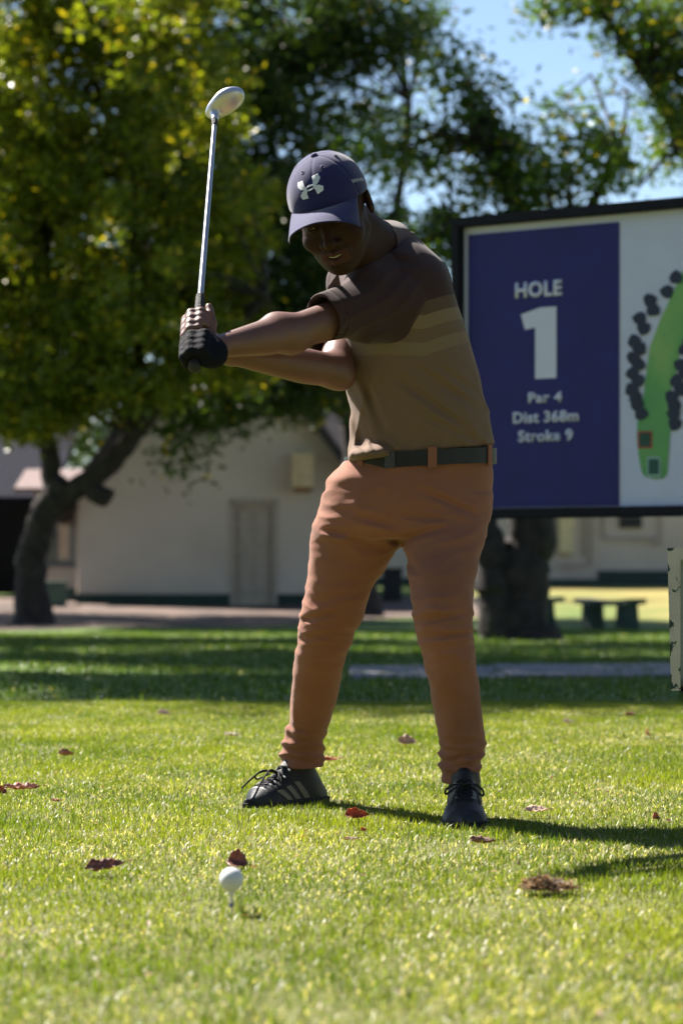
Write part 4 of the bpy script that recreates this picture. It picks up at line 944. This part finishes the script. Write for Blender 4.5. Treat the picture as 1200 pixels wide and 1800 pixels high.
def lg(x, y): return Hd(*(np.array((x-.008, .25, .097+y))))
k = .028
bu = [(-1.0, .42), (-.90, .80), (-.40, .86), (-.38, .42), (-.29, .14), (-.44, -.02), (-.76, .12)]
bd = [(x, -y) for x, y in bu][::-1]; ru = [(-x, y) for x, y in bu][::-1]; rd = [(-x, -y) for x, y in bu]
N_ = 12; ring_t = [(.42*math.cos(t), .24*math.sin(t)) for t in np.linspace(math.pi, 0, N_)]+[(.30*math.cos(t), .12*math.sin(t)) for t in np.linspace(0, math.pi, N_)]
ring_b = [(x, -y) for x, y in ring_t][::-1]
sc_ = lambda poly: [((x*.97-y*.16)*k, (y*.66+x*.17)*k) for x, y in poly]
drape('cap_logo', [sc_(p) for p in (bu, bd, ru, rd, ring_t, ring_b)], lg, -HF, cb, .0016, logom, capo, res=.005)
# small slanted word on the side of the cap
sp_ = []
for i in range(8):
    x0 = i*.0042; sp_ += [[(x0, .0), (x0+.001, .0), (x0+.001, .007), (x0, .007)]]
    if i % 2: sp_ += [[(x0+.001, .003), (x0+.0032, .003), (x0+.0032, .0042), (x0+.001, .0042)]]
    else: sp_ += [[(x0+.001, .006), (x0+.0032, .006), (x0+.0032, .007), (x0+.001, .007)], [(x0+.001, .0), (x0+.0032, .0), (x0+.0032, .001), (x0+.001, .001)]]
sw0 = P(619, 330, 5.60); su_ = (P(641, 320, 5.60)-sw0); su_ /= np.linalg.norm(su_); sv_ = np.cross((0, -1, 0), su_)*-1.; sv_ = sv_ if sv_[2] > 0 else -sv_
drape('cap_side_lettering', sp_, lambda x, y: sw0+su_*x*.88+sv_*y+np.array((0, -.2, 0)), (0, 1, 0), cb, .0014, logom, capo, res=.004, thick=.0008)
# --- shoes
def shoe(heel, toe, label=None, stripes_side=1):
    heel = np.array(heel, float); toe = np.array(toe, float); Lg = np.linalg.norm((toe-heel)[:2]); f = (toe-heel)/np.linalg.norm(toe-heel); s_ = np.array((-f[1], f[0], 0.)); u = np.cross(s_, f); u = u if u[2] > 0 else -u
    M = Matrix([list(r_)+[o] for r_, o in zip(np.stack((f, s_, u), 1), heel)]+[[0, 0, 0, 1]])
    root = empty('shoe', tuple(heel)); root.parent = person; root.matrix_parent_inverse = wm(person).inverted()
    T = [0, .03, .08, .14, .19, .23, .26, .285, Lg]; Wd = [.024, .036, .039, .042, .051, .054, .050, .038, .008]; Ht = [.045, .075, .082, .088, .074, .060, .053, .043, .024]
    tt = np.linspace(0, Lg, 120); sm = lambda q: np.convolve(np.pad(np.interp(tt, np.array(T)*Lg/.3, q), 5, 'edge'), np.ones(11)/11, 'valid'); Wd_, Ht_ = sm(Wd), sm(Ht)
    def up(X_, Y_, Z_):
        w_ = np.interp(X_, tt, Wd_); hh = np.interp(X_, tt, Ht_); v = (np.abs(Z_)/hh); r_ = (np.abs(Y_/w_)**2.6+np.clip(Z_/hh, 0, 9)**2.3)**(1/2.4)
        return np.maximum(np.maximum((r_-1)*np.minimum(w_, hh), -Z_), np.maximum(-X_+.0, X_-Lg))
    bb = (np.array((0, -.06, 0)), np.array((Lg, .06, .1)))
    g = SDF((-.02, -.07, -.01), (Lg+.02, .07, .16), .0024); g.put((up, *bb), 0)
    g.put(cap_((.065, 0, .05), (.078, 0, .104), .041, .037), .02)     # ankle collar
    g.put(cap_((.128, 0, .084), (.108, 0, .112), .022, .018), .015)    # tongue
    g.put(cap_((.215, -.05, .03), (.2, 0, .075), .002), .006, 's'); g.put(cap_((.215, .05, .03), (.2, 0, .075), .002), .006, 's')
    g.put(half_((0, 0, -1), (0, 0, .016)), .002, 'i', pad=0)
    me = g.mesh('upper', M=M); upo = link('upper', me, blackm, root)
    # smooth toe cap is its own panel
    g2 = SDF((.19, -.07, -.01), (Lg+.02, .07, .1), .0024); g2.put((lambda a, b, c: up(a, b, c)-.0016, *bb), 0); g2.put(half_((-1, 0, -.35), (.215*Lg/.3, 0, .02)), .004, 'i', pad=0); g2.put(half_((0, 0, -1), (0, 0, .017)), .002, 'i', pad=0)
    link('toe_cap', g2.mesh('toe_cap', M=M), toem, root)
    g3 = SDF((-.02, -.07, -.01), (Lg+.02, .07, .05), .0026)
    def so(X_, Y_, Z_):
        w_ = np.interp(X_, tt, Wd_)+.004; return np.maximum(np.abs(Y_)-w_, np.maximum(np.abs(Z_-.01)-.0095, np.maximum(-X_-.004, X_-Lg-.002)))
    g3.put((so, np.array((-.01, -.06, 0)), np.array((Lg+.01, .06, .02))), 0)
    link('sole', g3.mesh('sole', M=M), mat('dark_rubber_sole', (.014, .014, .016), rough=.8) if 'dark_rubber_sole' not in bpy.data.materials else bpy.data.materials['dark_rubber_sole'], root)
    bv = bvh_of(me); W3 = lambda a, b, c: np.array(M @ Vector((a, b, c)))
    strm = bpy.data.materials.get('khaki_grey_stripe') or mat('khaki_grey_stripe', (.16, .145, .105), rough=.6)
    for sd in (-1, 1):
        for i in range(3):
            x0 = .080+.033*i; poly = [(x0+.030, .066-.008*i), (x0+.048, .064-.009*i), (x0+.018, .022), (x0-.002, .022)]
            drape('side_stripe', [poly], lambda x, y: W3(x, sd*.12, y), -sd*s_, bv, .0009, strm, root, res=.008, thick=.0006)
    lace = bpy.data.materials.get('black_lace') or mat('black_lace', (.01, .01, .012), rough=.8, bump=.4, bscale=900)
    eye = bpy.data.materials.get('lace_loop_grey') or mat('lace_loop_grey', (.25, .25, .26), rough=.6)
    def topz(x, y):
        h_ = bv.ray_cast(Vector(W3(x, y, .3)), Vector(-u)); return (np.array(h_[0])+u*.003) if h_[0] else W3(x, y, .1)
    for i in range(5):
        xa_, xb_ = .135+.016*i, .135+.016*(i+1)
        for q in (-1, 1):
            MB().tube([topz(xa_+(xb_-xa_)*t, q*(-.02+.04*t)*(1)) for t in np.linspace(0, 1, 6)], .0026, n=6).build('lace', lace, root, smooth=True)
        for q in (-1, 1):
            p = topz(xa_, q*.021); MB().tube([p-s_*.004*q, p+u*.002, p+s_*.005*q-u*.002], .0028, n=6).build('lace_loop', eye, root, smooth=True)
    k0 = topz(.156, 0)+u*.006
    for q, pts in ((1, [(.0, .0, 0), (.015, .025, .006), (.035, .045, -.008), (.03, .046, -.026), (.006, .02, -.006)]), (-1, [(.0, .0, 0), (.02, -.028, .004), (.038, -.046, -.008), (.03, -.046, -.022), (.006, -.02, -.004)]),
                   (1, [(0, 0, 0), (.04, .018, .012), (.075, .03, -.010), (.1, .036, -.034)]), (-1, [(0, 0, 0), (.04, -.012, .008), (.07, -.022, -.014), (.095, -.03, -.036)])):
        c = [k0+f*a+s_*b+u*d for a, b, d in pts]; Q, _ = limb(c, 1, 1, sub=5, wob=0)[0], 0; c = np.array([k0+f*a+s_*b+u*d for a, b, d in pts]); t = np.linspace(0, len(c)-1, 22)
        Q = np.stack([np.interp(t, np.arange(len(c)), c[:, i]) for i in range(3)], 1)
        for _ in range(4): Q[1:-1] = (Q[:-2]+2*Q[1:-1]+Q[2:])/4
        MB().tube([tuple(v) for v in Q], .0026, n=6).build('lace', lace, root, smooth=True)
    MB().tube([k0-s_*.007, k0, k0+s_*.007], [.005, .0065, .005], n=8).build('lace_knot', lace, root, smooth=True)
    return root
shoe((-.052, 6.318, -.003), (-.243, 6.135, -.006)); shoe((.302, 5.94, -.003), (.287, 5.655, -.006))
# ================================================================ CLUB, BALL, TEE
club = empty('golf_club', tuple(G0)); tag(club, 'golf club with silver head held up behind the golfer\'s hands', 'golf club')
steel = mat('brushed_steel', (.55, .55, .58), rough=.28, metal=1, bump=.05, var=.05); gripm = mat('black_rubber_grip', (.02, .02, .022), rough=.7, bump=.5, bscale=300)
MB().tube([G0+GA*t for t in (.022, .027, .06, .27)], [.008, .0145, .0135, .0105], n=16).build('grip', gripm, club, smooth=True)
HT = HEADP
MB().tube([G0+GA*.27, G0+GA*.5, HT-GA*.03], [.0072, .0066, .0058], n=12).build('shaft', mat('grey_shaft', (.34, .34, .37), rough=.3, metal=.8, bump=0), club, smooth=True)
MB().tube([HT-GA*.055, HT-GA*.02, HT+GA*.012], [.0075, .0078, .009], n=12).build('ferrule', gripm, club, smooth=True)
# wood head: crown, sole and face
hx = P(428, 158, 6.02)-P(362, 206, 6.05); hx /= np.linalg.norm(hx); hy = np.cross(hx, GA); hy /= np.linalg.norm(hy); hz = np.cross(hx, hy); F3 = np.stack((hx, hy, hz), 1)
hc = HT+hx*.028+GA*.006
g = SDF(hc-.11, hc+.11, .0022); g.put(ell_(hc, (.056, .030, .019), F3)); g.put(ell_(hc+hx*.012, (.04, .034, .018), F3), .01); g.put(cap_(HT-GA*.03, HT+GA*.01, .0092, .012), .014)
g.put(half_(-hy, hc-hy*.027), .004, 'i', pad=0)
link('club_head', g.mesh('club_head'), mat('silver_club_head', (.55, .55, .6), rough=.36, metal=.9, bump=0, var=.05), club)
whiteb = mat('golf_ball_white', (.6, .6, .62), rough=.3, bump=0, var=.02)
BP = P(407, 1546, 4.235); bm = bmesh.new(); bmesh.ops.create_icosphere(bm, subdivisions=5, radius=.02135)
gold = [(math.acos(1-2*(i+.5)/336), math.pi*(1+5**.5)*i) for i in range(336)]; dv = np.array([(math.cos(a)*math.sin(b), math.sin(a)*math.sin(b), math.cos(b)) for b, a in gold])
for v in bm.verts:
    n_ = np.array(v.co.normalized()); dd = np.arccos(np.clip((dv@n_).max(), -1, 1))*.02135
    v.co = Vector(n_)*(.02135-.00028*max(0, 1-(dd/.00175)**2))
me = bpy.data.meshes.new('golf_ball'); bm.to_mesh(me); bm.free(); me.polygons.foreach_set('use_smooth', np.ones(len(me.polygons), bool))
ball = bpy.data.objects.new('golf_ball', me); me.materials.append(whiteb); COL.objects.link(ball); ball.location = BP; tag(ball, 'white dimpled golf ball resting on a tee in front of a curled brown leaf', 'golf ball')
tz = BP[2]-.0213
tee = empty('golf_tee', (BP[0], BP[1], 0)); tag(tee, 'thin white wooden tee under the golf ball with a blue band low down', 'golf tee')
MB().tube([(BP[0], BP[1], z) for z in (tz+.003, tz-.001, tz-.006, tz-.012, tz-.03, .02)], [.0062, .0066, .0045, .0026, .0024, .0023], n=14).build('cup_and_stem', mat('tee_white', (.75, .73, .72), rough=.45), tee, smooth=True)
MB().tube([(BP[0], BP[1], .02), (BP[0], BP[1], .012)], .0027, n=12).build('blue_band', mat('tee_blue', (.03, .06, .25), rough=.5), tee, smooth=True)
MB().tube([(BP[0], BP[1], .012), (BP[0], BP[1], 0), (BP[0], BP[1], -.02)], [.0023, .002, .0005], n=12).build('point', bpy.data.materials['tee_white'], tee, smooth=True)
# ================================================================ FALLEN LEAVES
dlm = leafmat('dry_leaf', trans=.25, rough=.5, spec=.35, tgain=(1.4, 1.1, .8))
def ground(px, py, h=0.): d = 4250*(.6-h)/(py-1005); return P(px, py, d)
def fallen(px, py, Lw, rz, col, label, curl=.5, tilt=(0, 0), lift=.004, ratio=.5, under=None):
    d = 4250*.585/(py-1005); L_ = Lw*d/4250; c = P(px, py, d); n, m_ = 12, 6; V = []; Cc = []; g = np.random.default_rng(int(px*7+py))
    for i in range(n+1):
        t = i/n; w_ = L_*ratio*.5*math.sin(math.pi*min(1, t*1.02)**.8)**.8*(1+.09*math.sin(t*19+px)); 
        for j in range(m_+1):
            s_ = -1+2*j/m_; x = (t-.5)*L_; y = s_*w_; z = curl*L_*(.42*s_*s_*(w_/L_)*2+.45*(t-.5)**2)+.01*L_*math.sin(t*23+s_*5)+.025*L_*g.normal()
            if abs(s_) < .1: z -= .012*L_
            V.append((x, y, z)); Cc.append(np.array(col)*(1+.35*g.normal()*.5-.25*(abs(s_) < .1)))
    q = [(i*(m_+1)+j, (i+1)*(m_+1)+j, (i+1)*(m_+1)+j+1, i*(m_+1)+j+1) for i in range(n) for j in range(m_)]
    me = npmesh('fallen_leaf', np.array(V), quads=q, cols=np.clip(Cc, .005, 1)); o = link('fallen_leaf', me, dlm)
    bm = bmesh.new(); bm.from_mesh(me); r_ = bmesh.ops.extrude_face_region(bm, geom=bm.faces[:])   # thin but solid blade
    for v in [e for e in r_['geom'] if isinstance(e, bmesh.types.BMVert)]: v.co.z -= .0006
    bm.to_mesh(me); bm.free()
    sb = MB().tube([(L_*.46, 0, curl*L_*.1), (L_*.58, 0, curl*L_*.13), (L_*.7, .02*L_, curl*L_*.1)], .0009, n=5).build('stalk', bpy.data.materials.get('leaf_stalk') or mat('leaf_stalk', (.2, .1, .06)), o, smooth=True, world=False)
    o.location = (c[0], c[1], .015+lift); o.rotation_euler = (R(tilt[0]), R(tilt[1]), R(rz)); tag(o, label, 'fallen leaf', 'fallen leaves on the tee grass'); return o
bR, rd_, tn, pk_ = (.20, .10, .08), (.34, .09, .035), (.33, .22, .14), (.55, .42, .33)
fallen(186, 1529, 72, 12, bR, 'dark brown curled leaf left of the golf ball', .9, (30, -8), ratio=.42)
fallen(421, 1516, 42, -30, (.24, .11, .09), 'curled brown leaf standing just behind the golf ball', 1.3, (50, 10), ratio=.8, lift=-.002)
fallen(627, 1438, 44, 5, (.36, .085, .03), 'bright reddish orange leaf lying between the two shoes', .9, (38, 0), ratio=.55)
fallen(638, 1462, 20, 60, (.5, .17, .04), 'small orange leaf bit below the reddish leaf', .6, (40, 0), ratio=.5)
fallen(617, 1478, 30, 25, pk_, 'pale pinkish leaf tip below the reddish leaf between the shoes', .6, (20, 0), ratio=.3)
fallen(717, 1308, 36, -20, (.42, .31, .24), 'greyish tan curled leaf behind and between the trouser legs', 1.1, (40, 0), ratio=.6)
fallen(942, 1427, 44, 8, pk_, 'pale beige leaf lying right of the right hand shoe', .5, (24, 0), ratio=.5)
fallen(1149, 1440, 26, 60, (.3, .12, .06), 'russet upright leaf near the right edge above the shadow', 1.2, (55, 0), ratio=.6)
fallen(1136, 1291, 18, 75, (.3, .08, .04), 'small red brown leaf at the far right edge of the tee', .9, (60, 0), ratio=.9)
fallen(998, 1271, 22, 10, (.55, .5, .38), 'whitish dry leaf on the far tee edge right of the golfer', .8, (30, 0), ratio=.5)
fallen(1107, 1258, 20, 0, (.28, .12, .08), 'faint brown leaf on the far tee edge near the white cabinet', .8, (30, 0), ratio=.5)
fallen(288, 1256, 22, 8, (.5, .42, .34), 'pale leaf on the far tee edge left of the golfer', .8, (35, 0), ratio=.6)
fallen(407, 1293, 30, 6, (.42, .36, .28), 'flat grey leaf with dark underside left of the trouser hem', .5, (14, 0), ratio=.35)
fallen(116, 1330, 27, 15, (.3, .18, .12), 'crumpled brown leaf in the left middle of the tee', 1.5, (20, 0), ratio=.6)
fallen(38, 1388, 64, 2, (.42, .22, .16), 'long torn pinkish brown leaf at the left edge', .6, (18, 0), ratio=.3)
fallen(3, 1394, 30, 70, (.3, .1, .05), 'russet leaf cut by the left picture edge', .8, (50, 0), ratio=.6)
fallen(99, 1410, 18, -8, (.3, .09, .05), 'tiny red leaf below the long torn leaf', .6, (25, 0), ratio=.4)
fallen(577, 1337, 44, -16, (.4, .14, .06), 'narrow russet leaf sticking out behind the left trouser hem', .7, (30, 0), ratio=.24)
fallen(910, 1520, 22, 82, (.22, .1, .07), 'narrow upright brown leaf above the dry clump', .5, (70, 0), ratio=.4)
fallen(1066, 1393, 20, 86, (.25, .12, .1), 'thin upright brown leaf right of the pale beige leaf', .5, (75, 0), ratio=.25)
fallen(848, 1484, 46, -10, (.2, .12, .09), 'crumpled grey brown leaf in the shade below the right hand shoe', 1.0, (14, 0), ratio=.45)
# dry clump
def clump(px, py, r_, n, label, seed):
    g = np.random.default_rng(seed); d = 4250*.59/(py-1005); c = P(px, py, d); c[2] = .012; a = g.uniform(0, 2*math.pi, n); q = g.uniform(0, 1, n)**.7*r_*(1+.45*np.sin(a*3+1)*np.cos(a*2))
    p = c+np.stack((q*np.cos(a), q*np.sin(a)*.8, g.uniform(0, .022, n)*(1-q/r_*.7)), 1); t = g.normal(0, 1, (n, 3)); t[:, 2] = np.abs(t[:, 2])*.4; t /= np.linalg.norm(t, axis=1)[:, None]
    s_ = np.cross(t, g.normal(0, 1, (n, 3))); s_ /= np.linalg.norm(s_, axis=1)[:, None]; L_ = g.uniform(.008, .026, (n, 1)); w_ = g.uniform(.0008, .003, (n, 1))
    V = np.stack((p-s_*w_, p+s_*w_, p+t*L_+s_*w_*.4, p+t*L_-s_*w_*.4), 1).reshape(-1, 3); col = np.array(((.09, .06, .04), (.2, .14, .09), (.36, .28, .18)))[g.integers(0, 3, n)]
    o = link('dry_grass_clump', npmesh('dry_grass_clump', V, quads=np.arange(n*4).reshape(-1, 4), cols=np.repeat(col, 4, 0), smooth=False), dlm); tag(o, label, 'grass clump'); o['kind'] = 'stuff'
clump(955, 1565, .042, 900, 'loose brown clump of dry grass on the lawn at lower right', 5)
# small dry litter scattered between the blades
g = np.random.default_rng(77); n = 520; y = g.uniform(3.0, 10.6, n); x = g.uniform(-1, 1, n)*(.1412*y+.3); th = g.uniform(0, 2*math.pi, n); L_ = g.uniform(.006, .02, n); w_ = L_*g.uniform(.15, .5, n)
k_ = vnoise(x, y, y*0, 1.3, 92) > -.25; x, y, th, L_, w_ = x[k_], y[k_], th[k_], L_[k_], w_[k_]; n = len(x)
a = np.stack((np.cos(th), np.sin(th), g.uniform(-.3, .7, n)), 1); b = np.stack((-np.sin(th), np.cos(th), g.uniform(-.4, .4, n)), 1); c = np.stack((x, y, g.uniform(.010, .020, n)), 1)
V = np.stack((c-a*L_[:, None]/2, c+b*w_[:, None]/2, c+a*L_[:, None]/2, c-b*w_[:, None]/2+np.array((0, 0, .002))), 1).reshape(-1, 3)
cl = np.array(((.30, .15, .09), (.5, .4, .28), (.22, .1, .07), (.6, .52, .4)))[g.integers(0, 4, n)]
o = link('leaf_litter', npmesh('leaf_litter', V, quads=np.arange(n*4).reshape(-1, 4), cols=np.repeat(cl, 4, 0), smooth=False), dlm); tag(o, 'tiny dry leaf scraps scattered through the tee grass', 'leaf litter', kind='stuff')
# ================================================================ GRASS
grm = leafmat('grass_blades', trans=.5, rough=.42, spec=.45, tgain=(1.4, 1.38, .45))
def grass(name, n, y0, y1, wid, lenr, wr, label, seed, straw=.2, cols=((.066, .118, .010), (.195, .23, .026)), avoid=True, flat=.25):
    g = np.random.default_rng(seed); 
    # even cover over the wedge the photo sees, plus a margin at both sides
    u = g.uniform(0, 1, n*2); A = .1412/2; Bc = wid
    F = lambda y: A*y*y+Bc*y
    y = (-Bc+np.sqrt(Bc*Bc+4*A*(F(y0)+u*(F(y1)-F(y0)))))/(2*A); x = g.uniform(-1, 1, n*2)*(.1412*y+Bc)
    # tufts: thin the cover by a patchy field
    dn = .58+.42*vnoise(x, y, y*0, 9, 77)+.25*vnoise(x, y, y*0, 2.3, 78); keep = g.uniform(0, 1, n*2) < dn
    if avoid:
        for (ax, ay), (bx_, by_) in (((-.052, 6.318), (-.243, 6.135)), ((.302, 5.94), (.287, 5.655))):
            t = np.clip(((x-ax)*(bx_-ax)+(y-ay)*(by_-ay))/((bx_-ax)**2+(by_-ay)**2), 0, 1); keep &= np.hypot(x-ax-t*(bx_-ax), y-ay-t*(by_-ay)) > .046
    x, y = x[keep][:n], y[keep][:n]; n = len(x); z = gz(x, y)
    a = g.uniform(0, 2*math.pi, n); f = np.stack((np.cos(a), np.sin(a), a*0), 1); st = g.uniform(0, 1, n) < straw*(1+1.3*np.clip(vnoise(x, y, y*0, 2.7, 90)+.6*vnoise(x, y, y*0, 8, 91), -.8, 1.5)); fl = (g.uniform(0, 1, n) < flat) | st
    lean = np.where(fl, g.uniform(.9, 1.4, n), g.uniform(.1, .75, n)); patch = np.clip(.5+.5*vnoise(x, y, y*0, 3.1, 79)+g.normal(0, .25, n), 0, 1)
    L_ = g.uniform(*lenr, n)*(1+.35*vnoise(x, y, y*0, 5, 80)); L_[g.uniform(0, 1, n) < .02] *= 1.6; w_ = g.uniform(*wr, n)
    wa = a+math.pi/2+g.uniform(-.9, .9, n); s_ = np.stack((np.cos(wa), np.sin(wa), g.uniform(-.3, .3, n)), 1)*w_[:, None]/2
    b = np.stack((x, y, z-.002), 1); up = np.array((0, 0, 1.))
    m = b+(f*np.sin(lean*.6)[:, None]+up*np.cos(lean*.6)[:, None])*(L_*.5)[:, None]; t = m+(f*np.sin(lean)[:, None]+up*np.cos(lean)[:, None])*(L_*.5)[:, None]
    t[:, 2] = np.maximum(t[:, 2], z+.004)
    V = np.stack((b-s_, b+s_, m+s_*.85, m-s_*.85, t), 1).reshape(-1, 3); i0 = np.arange(n)*5
    c = np.array(cols[0])+(np.array(cols[1])-np.array(cols[0]))*patch[:, None]; c[st] = np.array((.52, .47, .33))*g.uniform(.5, 1.2, (st.sum(), 1)); c *= g.uniform(.8, 1.2, (n, 1))
    me = npmesh(name, V, quads=np.stack((i0, i0+1, i0+2, i0+3), 1), tris=np.stack((i0+3, i0+2, i0+4), 1), cols=np.repeat(c, 5, 0))
    o = link(name, me, grm); tag(o, label, 'grass', kind='stuff')
grass('tee_grass', 480000, 2.7, 11.5, .42, (.010, .024), (.0014, .0028), 'short sunlit green grass blades covering the tee', 5)
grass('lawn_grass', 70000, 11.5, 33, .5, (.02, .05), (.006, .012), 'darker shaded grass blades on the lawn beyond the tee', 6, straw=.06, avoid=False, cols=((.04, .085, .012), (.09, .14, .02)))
